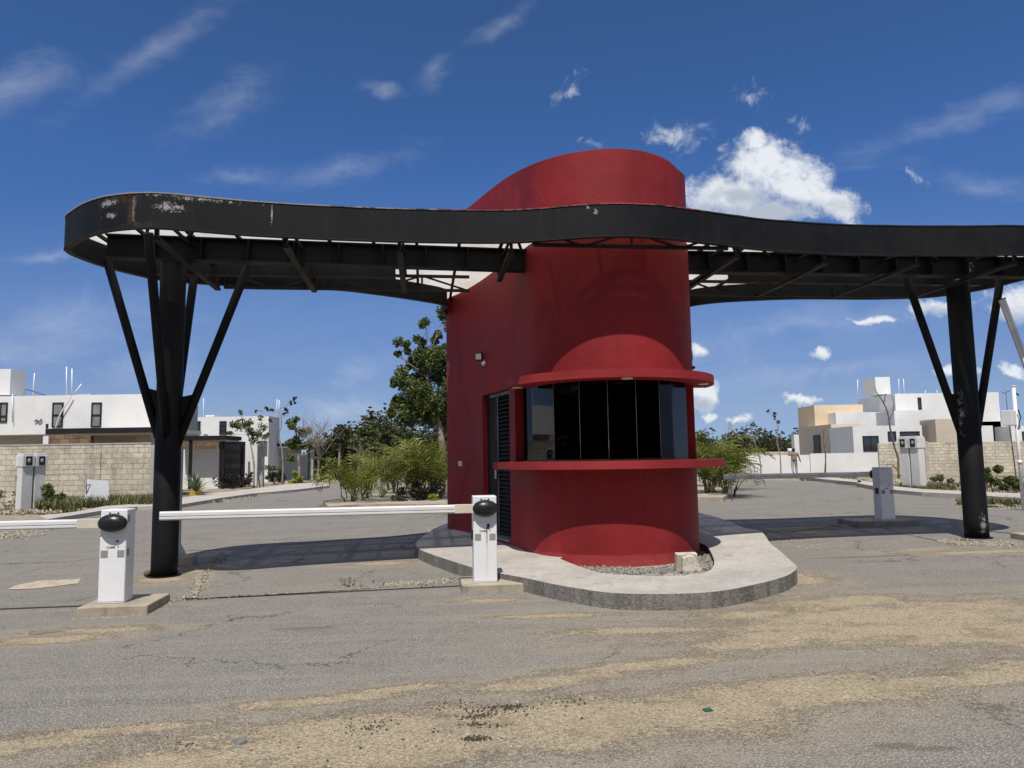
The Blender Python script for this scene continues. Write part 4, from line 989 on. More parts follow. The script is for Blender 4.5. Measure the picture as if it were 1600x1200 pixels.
def blob_tree(name, y, trunk, tr, blobs, label, cat='tree', leafm=None, barkm=None, s_=.16, dens=1.0, seed=1, twigs=3, flat=.8, group=None, dep=None):
    """trunk: pixel polyline at depth y; blobs: (px, py, radius px, leaf count); limbs run from the trunk to every blob"""
    r_ = random.Random(seed); T = [Vector(Yp(px, py, y)) for px, py in trunk]
    T[0].z = gz(T[0].x, T[0].y) - .03
    g = thing(name, tuple(T[0]), label, cat, group)
    pts = spline(T, 4); n_ = len(pts); rs = [tr * (1 - .6 * i / (n_ - 1)) for i in range(n_)]
    mb = MB(); mb.tube(pts, rs, 8)
    cr = MB()
    for px, py, rp, cnt in blobs:
        R_ = rp * y / 1150; c_ = Vector(Yp(px, py, y)); c_.y += r_.uniform(-1, 1) * (dep if dep is not None else R_ * .9)
        j = min(range(n_), key=lambda i: (pts[i] - c_).length + (0 if pts[i].z < c_.z - R_ * .3 else R_ * 1.5)); st = pts[j]
        w_ = wig(st, c_, r_); mb.tube(w_, [max(.008, rs[j] * .55 * (1 - .75 * i / 5)) for i in range(6)], 5, cap=False)
        for _ in range(twigs):
            d = Vector((r_.gauss(0, 1), r_.gauss(0, 1), r_.gauss(.3, .8))).normalized() * R_ * .95
            mb.tube(wig(w_[3], c_ + d, r_, 3, .15), [max(.006, rs[j] * .2), .008, .006, .004], 4, cap=False)
        # several small sub-clumps so that gaps stay open
        k = max(3, int(rp / 3.0))
        for _ in range(k):
            d = Vector((r_.gauss(0, 1), r_.gauss(0, 1), r_.gauss(0, .8))).normalized() * R_ * r_.uniform(.25, .85)
            rr = R_ * r_.uniform(.38, .7)
            clump(cr, c_ + d, (rr, rr, rr * flat), int(cnt * dens * 1.9 / k), s_ * .72, r_)
    mb.build('trunk', barkm or M_bark, g)
    if cr.v: cr.build('crown', leafm or M_leaf, g)
    return g
blob_tree('broadleaf_tree', 28, [(694, 786), (692, 720), (690, 692), (683, 650), (673, 616), (668, 590)], .17,
          [(688, 492, 20, 190), (664, 505, 11, 60), (679, 524, 12, 80), (690, 545, 11, 80), (655, 532, 11, 90), (632, 540, 14, 120), (622, 552, 8, 50), (668, 560, 26, 420),
           (645, 566, 16, 200), (690, 585, 24, 380), (660, 590, 28, 520), (636, 598, 24, 380), (614, 600, 10, 90), (650, 625, 30, 560), (625, 632, 22, 330), (612, 645, 11, 120),
           (685, 630, 30, 420), (640, 650, 22, 300), (668, 655, 22, 260), (705, 610, 30, 400), (720, 560, 32, 400), (715, 510, 24, 250), (700, 660, 24, 250)],
          'big leafy tree with a pale crooked trunk rising just left of the red booth', s_=.19, dens=2.8, seed=3, flat=1.0)
blob_tree('broadleaf_tree', 44, [(396, 762), (397, 730), (393, 700), (388, 680)], .07,
          [(372, 668, 14, 110), (360, 677, 8, 50), (388, 660, 13, 110), (405, 670, 14, 120), (398, 685, 12, 90), (415, 680, 9, 60), (376, 642, 5, 22), (410, 652, 7, 30), (392, 675, 12, 70), (368, 660, 7, 35)],
          'slender young tree with an airy crown in front of the white house at left', s_=.24, seed=5)
blob_tree('sparse_tree', 46, [(441, 752), (442, 725), (440, 700), (436, 680), (440, 660), (435, 640)], .06,
          [(418, 637, 4, 26), (425, 640, 4, 18), (457, 628, 5, 24), (462, 624, 4, 24), (450, 640, 4, 22), (447, 648, 5, 20), (400, 642, 3, 8), (422, 655, 5, 12)],
          'tall thin tree with sparse leaves only at its branch tips', s_=.26, seed=6, leafm=M_leafo)
blob_tree('leafy_tree', 52, [(468, 748), (467, 720), (464, 690), (462, 670)], .12,
          [(458, 668, 14, 240), (472, 680, 14, 240), (452, 690, 13, 200), (470, 698, 15, 220), (486, 692, 10, 120), (460, 655, 8, 80), (485, 672, 8, 70), (462, 712, 10, 110)],
          'dense round tree beside the black carport at left', s_=.30, seed=7)
def bare(name, y, px, pyb, pyt, spread, label, seed, n_=26, r0=.06):
    r_ = random.Random(seed); b_ = Vector(Yp(px, pyb, y)); b_.z = gz(b_.x, b_.y); top = Vector(Yp(px + 4, (pyb + pyt) / 2 - 10, y))
    g = thing(name, tuple(b_), label, 'tree'); mb = MB(); T = wig(b_, top, r_, 5, .05); mb.tube(T, [r0 * (1 - .1 * i) for i in range(6)], 6)
    tw = MB()
    for k in range(n_):
        st = T[r_.randint(2, 5)]; e = Vector(Yp(px + r_.gauss(0, spread), pyt + abs(r_.gauss(0, 1)) * (pyb - pyt) * .25, y)); e.y += r_.gauss(0, 1) * spread * y / 1150
        w_ = wig(st, e, r_, 4, .14); tw.tube(w_, [.022, .017, .012, .008, .005], 4, cap=False)
        for _ in range(3):
            e2 = w_[3] + Vector((r_.gauss(0, 1), r_.gauss(0, 1), r_.gauss(.4, .6))) * .5; tw.tube(wig(w_[2], e2, r_, 2, .1), [.01, .007, .004], 3, cap=False)
    mb.build('trunk', M_bark, g); tw.build('twigs', M_bark, g); return g
bare('bare_tree', 48, 494, 748, 645, 20, 'leafless greyish tree with a fan of fine twigs right of the second carport', 8, 34)
bare('bare_tree', 60, 560, 742, 672, 12, 'small leafless tree among the far greenery', 12, 14)
blob_tree('young_tree', 44, [(1189, 740), (1188, 722), (1183, 702), (1176, 684)], .05,
          [(1165, 672, 7, 24), (1176, 664, 6, 24), (1186, 672, 7, 24), (1160, 678, 4, 16), (1171, 682, 5, 20), (1196, 675, 4, 16)],
          'young tree with a small open crown just right of the palms', s_=.22, seed=9, leafm=M_leafo)
blob_tree('young_tree', 47, [(1220, 741), (1219, 712), (1214, 690), (1216, 668), (1212, 655), (1206, 648)], .05,
          [(1200, 643, 3, 14), (1211, 645, 4, 20), (1217, 658, 4, 18), (1223, 676, 3, 14), (1210, 652, 3, 12)],
          'tall thin tree with a few leaf tufts against the sky, left of the walking person', s_=.22, seed=10, leafm=M_leafo)
def sapling(px_pts, y, r0, label, branches=()):
    P_ = [Vector(Yp(a, b_, y)) for a, b_ in px_pts]; P_[0].z = gz(P_[0].x, P_[0].y) - .02
    g = thing('bare_sapling', tuple(P_[0]), label, 'tree'); mb = MB(); pts = spline(P_, 3); n_ = len(pts)
    mb.tube(pts, [r0 * (1 - .8 * i / n_) for i in range(n_)], 6)
    for br_ in branches: mb.tube([Vector(Yp(a, b_, y)) for a, b_ in br_], [r0 * .5 * (1 - .6 * i / len(br_)) for i in range(len(br_))], 5, cap=False)
    mb.build('trunk', M_barkd, g)
sapling([(1404, 746), (1403, 715), (1398, 700), (1391, 670), (1387, 645), (1378, 625), (1369, 612), (1367, 604)], 37, .06, 'bare crooked sapling leaning up in front of the cream block wall',
        [[(1389, 658), (1395, 645), (1397, 630), (1394, 618)], [(1381, 629), (1384, 615)], [(1403, 735), (1395, 727), (1386, 725)]])
sapling([(1289, 741), (1290, 715), (1287, 690), (1288, 668)], 46, .06, 'bare straight sapling in front of the white wall', [[(1289, 700), (1293, 682)], [(1288, 680), (1285, 672)]])
sapling([(1588, 742), (1582, 700), (1577, 665), (1574, 640), (1571, 607)], 25, .028, 'thin dark bare sapling rising behind the solar light pole', [[(1572, 616), (1564, 612)], [(1572, 613), (1580, 609)]])

# areca palms: fronds shared between palms
def frond_mesh(seed, L_=1.9, droop=1.0):
    r_ = random.Random(seed); mb = MB(); n_ = 17; pts = []
    ang = rad(r_.uniform(74, 86)); p = Vector((0, 0, 0)); 
    for i in range(n_ + 1):
        pts.append(p.copy()); t_ = i / n_; a = ang - droop * rad(95) * t_ ** 1.5; p = p + Vector((math.cos(a), 0, math.sin(a))) * (L_ / n_)
    mb.tube(pts, [.014 * (1 - .8 * i / n_) + .002 for i in range(n_ + 1)], 4, cap=False, sm=False)
    for i in range(3, n_ + 1):
        t_ = i / n_; d = (pts[min(i + 1, n_)] - pts[i - 1]).normalized(); ll = .50 * math.sin(math.pi * (.15 + .8 * (t_ - .2) / .8)) + .08
        upv = Vector((-d.z, 0, d.x))
        for s_ in (-1, 1):
            o = (Vector((0, s_, 0)) * .78 + d * .55 + upv * r_.uniform(.05, .35)).normalized(); l2 = ll * r_.uniform(.8, 1.1)
            a = pts[i]; m_ = a + o * l2 * .55; e = a + o * l2 + Vector((0, 0, -l2 * r_.uniform(.15, .4))); w_ = d * .027
            mb.add([a - w_ * .4, a + w_ * .4, m_ + w_, m_ - w_, e], [(0, 1, 2, 3), (3, 2, 4)])
    me_o = mb.build('frond', M_palm); me = me_o.data; bpy.data.objects.remove(me_o); return me
FR = [frond_mesh(k, 1.9, dr) for k, dr in enumerate((.8, 1.05, 1.3, 1.6, 1.15, 1.85))]
def palm(px, py, y, h, label, seed, n_=30, spread=.35):
    r_ = random.Random(seed); b_ = Vector(Yp(px, py, y)); b_.z = gz(b_.x, y) + .08
    g = thing('areca_palm', tuple(b_), label, 'palm', offset=False)
    st = MB()
    for k in range(7):
        a = r_.uniform(0, 6.28); d = r_.uniform(.05, spread); p = Vector((math.cos(a) * d, math.sin(a) * d, -.1)); q = Vector((math.cos(a) * d * 1.8, math.sin(a) * d * 1.8, h * r_.uniform(.12, .25)))
        st.tube([p, (p + q) / 2 + Vector((0, 0, .05)), q], [.035, .028, .02], 6)
    st.build('stems', M_stem, g)
    for k in range(n_):
        f = bpy.data.objects.new('frond', FR[r_.randrange(6)]); C.objects.link(f); f.parent = g
        a = 6.283 * (k * .382) + r_.uniform(-.3, .3); d = r_.uniform(.02, spread * 1.3)
        f.location = (math.cos(a) * d, math.sin(a) * d, r_.uniform(.0, h * .22)); s_ = h / 1.85 * r_.uniform(.6, 1.08)
        f.rotation_euler = (r_.uniform(-.25, .25), r_.uniform(-.25, .2), a); f.scale = (s_, s_, s_)
    return g
palm(552, 783, 25.5, 1.95, 'drooping areca palm at the left end of the palm row on the median', 1, 24)
palm(580, 780, 27.5, 1.75, 'olive areca palm squeezed between the two larger left palms', 2, 20)
palm(612, 776, 31, 2.3, 'shaded areca palm at the back of the left palm row', 3, 20)
palm(645, 783, 26.5, 2.35, 'tall areca palm under the big leafy tree', 4, 24)
palm(676, 783, 25.8, 2.3, 'areca palm touching the left edge of the red booth', 5, 24)
palm(1105, 776, 24.5, 2.1, 'areca palm half hidden by the right edge of the booth', 6, 24)
palm(1138, 776, 24.0, 1.75, 'areca palm behind the tip of the right level boom', 7, 24)
palm(1118, 760, 29, 2.4, 'areca palm behind the other two on the right', 8, 24)
def shrub(name, px, py, y, wpx, hpx, n_, s_, mat, label, seed, cat='shrub', stems=True, group=None):
    r_ = random.Random(seed); b_ = Vector(Yp(px, py, y)); b_.z = gz(b_.x, y); R_ = wpx / 2 * y / 1150; H_ = hpx * y / 1150
    g = thing(name, tuple(b_), label, cat, group); mb = MB(); k = max(4, int(R_ * H_ * 14))
    st = MB()
    for _ in range(k):
        c_ = b_ + Vector((r_.uniform(-1, 1) * R_ * .75, r_.uniform(-1, 1) * R_ * .6, H_ * r_.uniform(.22, .85))); rr = max(.1, min(R_, H_) * r_.uniform(.22, .42))
        clump(mb, c_, (rr, rr, rr * .8), n_ // k, s_, r_); st.tube([b_ + (c_ - b_) * .05 + Vector((0, 0, -.03)), b_.lerp(c_, .5), c_], [.012, .009, .005], 4, cap=False)
    mb.build('leaves', mat, g); st.build('stems', M_barkd, g); return g
shrub('shrub', 84, 793, 25.3, 56, 42, 900, .15, M_leaf, 'dark green glossy bush right of the left meter pillars', 21)
shrub('shrub', 12, 792, 26.6, 46, 34, 260, .11, M_grass, 'dry scrubby bush left of the left meter pillars', 22)
shrub('burgundy_shrub', 365, 762, 43.5, 60, 26, 900, .16, M_burg, 'wide dark burgundy hedge in front of the stone wall', 23)
shrub('burgundy_shrub', 432, 753, 48, 36, 22, 500, .17, M_burg, 'burgundy hedge between the concrete pillar and the thin tall tree', 24)
shrub('shrub', 428, 752, 50, 30, 34, 500, .2, M_leaf, 'green bush behind the concrete pillar', 25)
shrub('shrub', 462, 752, 49, 30, 22, 380, .2, M_lime, 'bright yellow-green bush under the round tree', 26)
shrub('shrub', 505, 752, 50, 30, 16, 300, .2, M_lime, 'low yellowish bush at the far end of the left pavement', 27)
shrub('burgundy_shrub', 655, 788, 25.3, 84, 34, 1500, .10, M_burg, 'dark low shrub under the tall areca palm', 28)
shrub('lime_ground_cover', 677, 791, 24.9, 44, 15, 700, .09, M_lime, 'bright lime ground cover beside the booth', 29)
shrub('shrub', 612, 787, 25.5, 50, 8, 160, .08, M_leaf, 'low green creeper on the median edge', 30)
shrub('shrub', 1552, 770, 23.8, 36, 54, 1000, .14, M_leaf, 'green bush right of the right black column', 31)
shrub('shrub', 1588, 768, 24.2, 34, 46, 700, .14, M_leaf, 'green bush behind the solar light pole', 32)
shrub('shrub', 1580, 774, 23.5, 60, 22, 500, .10, M_leafo, 'low scrub at the foot of the two right bushes', 33)
shrub('shrub', 1470, 757, 30, 60, 16, 420, .11, M_grass, 'dry grass tussock beside the right meter pillars', 34)
shrub('shrub', 1420, 755, 31, 30, 12, 220, .11, M_grass, 'dry tuft left of the right meter pillars', 35)
# agave in a yellow pot
q = G(305, 778); b_ = Vector((q[0], q[1], gz(*q))); g = thing('agave_plant', tuple(b_), 'spiky grey-green agave in a small yellow pot by the pavement', 'potted plant')
mb = MB(); mb.tube([b_ + Vector((-.02, 0, -.02)), b_ + Vector((0, 0, .32))], [.24, .28], 14, sm=False); mb.build('pot', simple('yellow_pot', (.45, .34, .06), .7, .3), g)
mb = MB(); r_ = random.Random(5)
for k in range(46):
    a = k * 2.4; el = rad(r_.uniform(15, 85)); L_ = r_.uniform(.75, 1.05); d = Vector((math.cos(a) * math.cos(el), math.sin(a) * math.cos(el), math.sin(el))); s_ = Vector((-math.sin(a), math.cos(a), 0)) * .04
    p0 = b_ + Vector((0, 0, .3)); p1 = p0 + d * L_ * .5; p2 = p0 + d * L_ + Vector((0, 0, -.12 * L_))
    mb.add([p0 - s_, p0 + s_, p1 + s_, p1 - s_, p2], [(0, 1, 2, 3), (3, 2, 4)])
mb.build('leaves', M_agave, g)
# grass along the left wall and other verges: nobody could count it
def tufts(name, areas, n_, h, mat, label, seed):
    r_ = random.Random(seed); mb = MB()
    for _ in range(n_):
        ar = r_.choice(areas); px = r_.uniform(ar[0], ar[1]); t_ = r_.random(); py = ar[2] + (ar[3] - ar[2]) * t_
        x, y = G(px, py); z = gz(x, y)
        for k in range(r_.randint(4, 8)):
            a = r_.uniform(0, 6.28); hh = h * r_.uniform(.4, 1.2); dx, dy = math.cos(a), math.sin(a); w_ = .012 + h * .02
            p = Vector((x + r_.gauss(0, .06), y + r_.gauss(0, .06), z - .02)); tip_ = p + Vector((dx * hh * .45, dy * hh * .45, hh)); m_ = p + Vector((dx * hh * .12, dy * hh * .12, hh * .55)); s_ = Vector((-dy, dx, 0)) * w_
            mb.add([p - s_, p + s_, m_ + s_ * .7, m_ - s_ * .7, tip_], [(0, 1, 2, 3), (3, 2, 4)])
    o = mb.build(name, mat); tag(o, label, 'grass', kind='stuff'); return o
tufts('grass', [(100, 240, 787, 794), (150, 245, 786, 791), (60, 120, 793, 800)], 900, .42, M_grass, 'green and straw grass growing along the left block wall', 1)
tufts('grass', [(0, 110, 795, 804), (285, 400, 771, 776), (290, 345, 781, 786), (345, 400, 773, 777)], 420, .10, M_grass, 'short weeds on the left verge and pavement strip', 2)
tufts('grass', [(1395, 1480, 758, 765), (1450, 1600, 757, 768), (1500, 1600, 780, 790), (1250, 1340, 745, 752)], 600, .16, M_grass, 'weeds and dry grass on the right verge', 3)
tufts('weeds', [(1500, 1506, 843, 846), (330, 350, 868, 880), (292, 306, 932, 937), (700, 716, 905, 908), (560, 690, 908, 918), (1345, 1356, 818, 822), (540, 548, 903, 916)], 40, .05, M_grass, 'tiny weeds growing out of the asphalt cracks', 4)
# far wood
def wood(name, y0, y1, px0, px1, hfun, n_, s_, mat, label, seed):
    r_ = random.Random(seed); mb = MB()
    for _ in range(n_ // 30):
        px = r_.uniform(px0, px1); y = r_.uniform(y0, y1); x = Yp(px, 700, y)[0]; h = hfun(px) * r_.uniform(.55, 1.08); R_ = r_.uniform(.8, 1.8); z = gz(x, y) + h * r_.uniform(.25, 1) - R_ * .4
        clump(mb, (x, y, max(.3, z)), (R_, R_, R_ * .75), 30, s_, r_)
    o = mb.build(name, mat); tag(o, label, 'trees', kind='stuff'); return o
wood('far_wood', 62, 74, 492, 740, lambda px: 4.9 + .8 * math.sin(px * .045) + .6 * math.sin(px * .13 + 1) + (px - 500) * .004, 30000, .42, M_leafo, 'dark tangled wood beyond the left garden', 41)
wood('far_wood', 95, 112, 1060, 1300, lambda px: 4.5 + .7 * math.sin(px * .06) + .6 * math.sin(px * .17 + 2), 20000, .5, M_leafo, 'low dark wood along the horizon right of the booth', 42)
wood('far_wood', 120, 135, -300, 480, lambda px: 4.2 + .8 * math.sin(px * .05), 8000, .8, M_leafo, 'dark wood behind the houses at left', 43)
wood('far_wood', 120, 140, 1280, 2000, lambda px: 4.2 + .8 * math.sin(px * .05), 7000, .8, M_leafo, 'dark wood behind the houses at right', 44)
for i, (px, py, y, r_p, lab) in enumerate([(530, 672, 58, 15, 'round-topped tree at the left end of the far wood'), (575, 672, 56, 17, 'rounded tree in the middle of the far wood, left of the big leafy tree'), (600, 684, 50, 13, 'smaller tree at the foot of the big leafy tree'), (1098, 688, 80, 11, 'rounded tree top above the right palms')]):
    blob_tree('round_tree', y, [(px, 745), (px, 720), (px + 1, 695), (px, py + 4)], .12, [(px - r_p * .5, py + 4, r_p * .6, 200), (px + r_p * .5, py + 2, r_p * .6, 200), (px, py - 3, r_p * .6, 200), (px + 2, py + 14, r_p * .8, 260), (px - r_p, py + 18, r_p * .6, 160), (px + r_p, py + 18, r_p * .6, 160)],
              lab, s_=.36, seed=50 + i, leafm=M_leafo if i != 1 else M_leaf)

# ------------------------------------------------------------------ buildings
def stucco(name, c_, v=.05):
    t = NT(name); a = t.noise(.8, 6, .65); b2 = t.noise(6, 5, .7); w_ = t.noise(1.5, 6, .65, t.map(t.pos, (1, 1, .2)))
    col = t.mix(t.step(a, .3, .7), tuple(x * (1 - v) for x in c_), tuple(min(.85, x * (1 + v)) for x in c_))
    col = t.mix(t.math('MULTIPLY', t.step(w_, .55, .75), .18), col, tuple(x * .6 for x in c_))
    return t.set(col, .85, b2, .01)
M_swhite = stucco('white_stucco', (.68, .68, .665)); M_sbeige = stucco('beige_stucco', (.62, .50, .34)); M_stan = stucco('tan_stucco', (.52, .44, .34)); M_sgrey = stucco('grey_and_shaded_plaster', (.42, .41, .40), .1)
M_frame = simple('black_frame', (.015, .015, .017), .4, .1)
t = NT('window_glass'); M_wglass = t.set((.03, .035, .04), .06, Specular_IOR_Level=.8)
t = NT('blind_glass'); M_blind = t.set(t.mix(t.step(t.noise(2, 3), .3, .7), (.16, .165, .17), (.24, .245, .25)), .25)
def block_material(name, c1, c2, mort, w_=.40, h_=.20):
    t = NT(name); sp = t.n('ShaderNodeSeparateXYZ'); t.L(t.pos, sp.inputs[0]); cb_ = t.n('ShaderNodeCombineXYZ'); t.L(sp.outputs[0], cb_.inputs[0]); t.L(sp.outputs[2], cb_.inputs[1])
    br_ = t.n('ShaderNodeTexBrick'); t.L(cb_.outputs[0], br_.inputs[0]); br_.inputs['Scale'].default_value = 1; br_.inputs['Brick Width'].default_value = w_; br_.inputs['Row Height'].default_value = h_
    br_.inputs['Mortar Size'].default_value = .014; br_.inputs['Mortar Smooth'].default_value = .3; br_.inputs['Bias'].default_value = 0
    br_.inputs['Color1'].default_value = (*c1, 1); br_.inputs['Color2'].default_value = (*c2, 1); br_.inputs['Mortar'].default_value = (*mort, 1)
    a = t.noise(1.1, 6, .65); b2 = t.noise(9, 5, .7)
    col = t.mix(t.math('MULTIPLY', t.step(a, .42, .66), .62), br_.outputs[0], tuple(x * .55 for x in c1)); col = t.mix(t.math('MULTIPLY', t.step(b2, .42, .66), .4), col, tuple(min(.8, x * 1.15) for x in c2))
    run = t.noise(2.4, 6, .7, t.map(t.pos, (1, 1, .12), (2, 2, 2))); col = t.mix(t.math('MULTIPLY', t.step(run, .52, .68), .45), col, tuple(x * .45 for x in c1))
    return t.set(col, .95, t.math('SUBTRACT', b2, br_.outputs['Fac']), .02)
M_blockw = block_material('cream_block_wall', (.45, .40, .31), (.60, .54, .43), (.37, .33, .26))
M_stone = block_material('brown_stone_cladding', (.13, .085, .05), (.26, .18, .11), (.05, .04, .03), .5, .32)
M_stoned = block_material('dark_stone_cladding', (.07, .06, .05), (.12, .10, .085), (.03, .03, .03), .35, .3)
M_ceil = stucco('cream_soffit', (.55, .50, .44))
def rw(px0, px1, yt, yb, y):
    pm = (px0 + px1) / 2; ym = (yt + (yb if yb else yt)) / 2
    x0 = Yp(px0, ym, y)[0]; x1 = Yp(px1, ym, y)[0]; z1 = Yp(pm, yt, y)[2]; z0 = Yp(pm, yb, y)[2] if yb else -.1
    return x0, x1, z0, z1
def block(par, px0, px1, yt, yb, y, L_, mat, name='wall'):
    x0, x1, z0, z1 = rw(px0, px1, yt, yb, y); mb = MB(); mb.box((x0, y, z0), (x1, y + L_, z1)); return mb.build(name, mat, par)
def window(par, px0, px1, yt, yb, y, glass, bars=(), hb=()):
    x0, x1, z0, z1 = rw(px0, px1, yt, yb, y); f = .07; fr = MB()
    for lo, hi in (((x0, y - .05, z0), (x0 + f, y + .02, z1)), ((x1 - f, y - .05, z0), (x1, y + .02, z1)), ((x0 + f, y - .05, z1 - f), (x1 - f, y + .02, z1)), ((x0 + f, y - .05, z0), (x1 - f, y + .02, z0 + f))): fr.box(lo, hi)
    for b_ in bars: xx = x0 + (x1 - x0) * b_; fr.box((xx - .03, y - .045, z0 + f), (xx + .03, y + .015, z1 - f))
    for b_ in hb: zz = z0 + (z1 - z0) * b_; fr.box((x0 + f, y - .04, zz - .05), (x1 - f, y + .01, zz + .05))
    w_ = fr.build('window', M_frame, par); g_ = MB(); g_.box((x0 + f * .5, y - .02, z0 + f * .5), (x1 - f * .5, y - .004, z1 - f * .5)); g_.build('pane', glass, w_); return w_
def antenna(par, px, yt, yb, y, lean=0):
    p = Vector(Yp(px, yb, y)); q = Vector(Yp(px + lean, yt, y)); mb = MB(); mb.tube([p + Vector((0, 0, -.1)), q], .03, 6); mb.build('rooftop_pipe', M_whitepl, par)
h1 = thing('white_house', tuple(Yp(100, 780, 38)), 'long white two-storey house with tall narrow windows above the left block wall', 'house')
block(h1, -160, 246, 618.5, 679, 38, 1.6, M_swhite); block(h1, -160, 150, 620, None, 40.5, 6, M_swhite, 'rear_wing'); 
block(h1, -160, 66, 680, None, 39.6, 7, M_sgrey, 'ground_floor_wall'); block(h1, 67.5, 76, 679.5, None, 38.05, .35, M_swhite, 'pillar')  # set-back ground floor wall: the overhang's shade is put into its grey
block(h1, 77, 235, 679.5, None, 39.0, 1.5, M_stan, 'ground_floor_wall')
block(h1, -60, 16, 577, 617.5, 38.6, 1.25, M_swhite, 'roof_tower')
for r4 in ((82, 99, 629, 667.5), (143, 159, 629, 667.5)): window(h1, *r4, 38, M_blind, hb=(.48,))
window(h1, -4, 12, 629, 660, 38, M_blind, hb=(.3,), bars=(.35,))
for a in ((33, 583, 618, 41), (51, 583, 618, 41, 3), (104, 573, 618, 41), (112.5, 576, 618, 40), (112.5, 600, 617, 40, 15)): antenna(h1, *a)
mb = MB(); mb.tube([Yp(112, 617, 37.85), Yp(106, 628, 37.85), Yp(98, 640, 37.85), Yp(92, 652, 37.85), Yp(87, 668, 37.85)], .03, 6, cap=False); mb.build('hanging_cable', M_whitepl, h1)
mb = MB(); mb.tube([Yp(19.5, 616, 37.9), Yp(19.5, 660, 37.9)], .025, 6); mb.build('drain_pipe', M_whitepl, h1)
mb = MB(); mb.tube([Yp(31, 606, 41), Yp(50, 611, 41), Yp(72, 618, 40)], .02, 5, cap=False); mb.build('roof_cable', M_frame, h1)
mb = MB(); block(h1, 118, 142, 615.5, 618, 42, 1, M_sgrey, 'roof_unit'); block(h1, 196, 218, 616, 618, 42, 1, M_whitepl, 'roof_unit')
mb = MB(); mb.tube([Yp(54, 659, 37.93), Yp(57, 656, 37.93), Yp(60, 658.5, 37.93), Yp(62, 659, 37.93), Yp(65, 655, 37.93)], .035, 5); mb.build('bird_emblem', M_rustbeam, h1)
cp = thing('carport', tuple(Yp(150, 780, 33)), 'flat carport roof with a long black edge beam under the white house at left', 'carport')
block(cp, 71, 250, 668.5, 677, 33.5, .12, M_frame, 'edge_beam'); x0, x1, z0, z1 = rw(71, 250, 669.5, 675.5, 33.5)
mb = MB(); mb.box((x0 + .05, 33.63, z0), (x1, 37.95, z1)); mb.build('roof', M_ceil, cp); mb = MB(); mb.box((x0, 33.5, z1 + .04), (x0 + .07, 33.6, z1 + .25)); mb.build('corner_post', M_frame, cp)
block(cp, 77, 142, 679, None, 37.0, .3, M_stone, 'stone_wall'); block(cp, 213, 236, 683, None, 36.6, .3, M_sgrey, 'side_wall')
tw = thing('shaded_house_block', tuple(Yp(275, 760, 46)), 'plain house wall behind the left black column, its shade put into a grey colour', 'house')
block(tw, 250, 284, 630, None, 46, 2.4, M_sgrey);  # grey is the block's shaded side put into the wall colour
h2 = thing('white_house', tuple(Yp(370, 750, 56)), 'distant white house with one tall black window behind the young trees', 'house')
block(h2, 300, 420, 651, None, 56, 2.6, M_swhite); window(h2, 343, 354, 658, 679, 56, M_wglass, hb=(.3, .65)); window(h2, 304, 313.5, 658, 675, 56, M_wglass)
block(h2, 321, 335, 648.5, 651, 57, 1, M_swhite, 'roof_unit')
for a in ((318, 622, 651, 57), (432, 624, 652, 58, 1), (435, 625, 652, 58, 1.5)): antenna(h2, *a)
t = NT('red_sheet'); M_rsheet = t.set((.35, .03, .04), .6)
block(h2, 301.5, 310.5, 675, 678, 54, .4, M_rsheet, 'red_box'); block(h2, 300, 318, 678, 684, 54.2, .8, M_swhite, 'roof_unit')
cp2 = thing('carport', tuple(Yp(330, 760, 43)), 'black flat carport roof on thin posts over a white wall', 'carport')
block(cp2, 276, 352, 681, 687.5, 43, 2.6, M_frame, 'edge_beam'); x0, x1, z0, z1 = rw(276, 351, 682, 689.5, 43.15); mb = MB(); mb.box((x0, 43.15, z0), (x1, 45.4, z0 + .1)); mb.build('roof', M_ceil, cp2)
for px, y in ((297.5, 43.1), (349, 43.3), (378, 45.3)): block(cp2, px - 2, px + 2, 687.5 if px < 370 else 690, None, y, .15, M_frame, 'post')
block(cp2, 250, 342, 702, None, 44.2, .25, M_swhite, 'white_wall'); block(cp2, 342.3, 346, 688, None, 44.3, 4, M_stoned, 'stone_wall'); block(cp2, 285, 342, 690, 703, 46, .2, M_stone, 'stone_panel'); block(cp2, 380, 402, 694, None, 49, .3, M_swhite, 'back_wall')
cp3 = thing('carport', tuple(Yp(450, 752, 58)), 'farthest black carport roof, between the concrete pillar and the bare tree', 'carport')
block(cp3, 412, 487, 692.5, 697, 58, 3, M_frame, 'edge_beam'); 
for px, y in ((482.5, 58.1), (493, 60.5), (501.8, 60.9)): block(cp3, px - 1.3, px + 1.3, 696.5, None, y, .15, M_frame, 'post')
block(cp3, 414, 490, 711, None, 61.3, .25, M_swhite, 'white_wall'); block(cp3, 420, 470, 699, 710, 62, .2, M_stoned, 'stone_panel'); block(cp3, 484.5, 489, 702, None, 58.5, .4, M_sgrey, 'pillar'); block(cp3, 492, 520, 714, None, 63, .2, M_sbeige, 'side_wall')
pl_ = thing('concrete_pillar', tuple(Yp(407, 760, 45)), 'raw concrete utility pillar with a wider head, beside the slender young tree', 'utility pillar')
M_rawc = simple('raw_concrete', (.36, .34, .31), .9, .2, 3)
block(pl_, 403.5, 411, 713, None, 45, .3, M_rawc, 'shaft'); block(pl_, 403, 414.5, 688.5, 713.5, 44.95, .4, M_rawc, 'head')
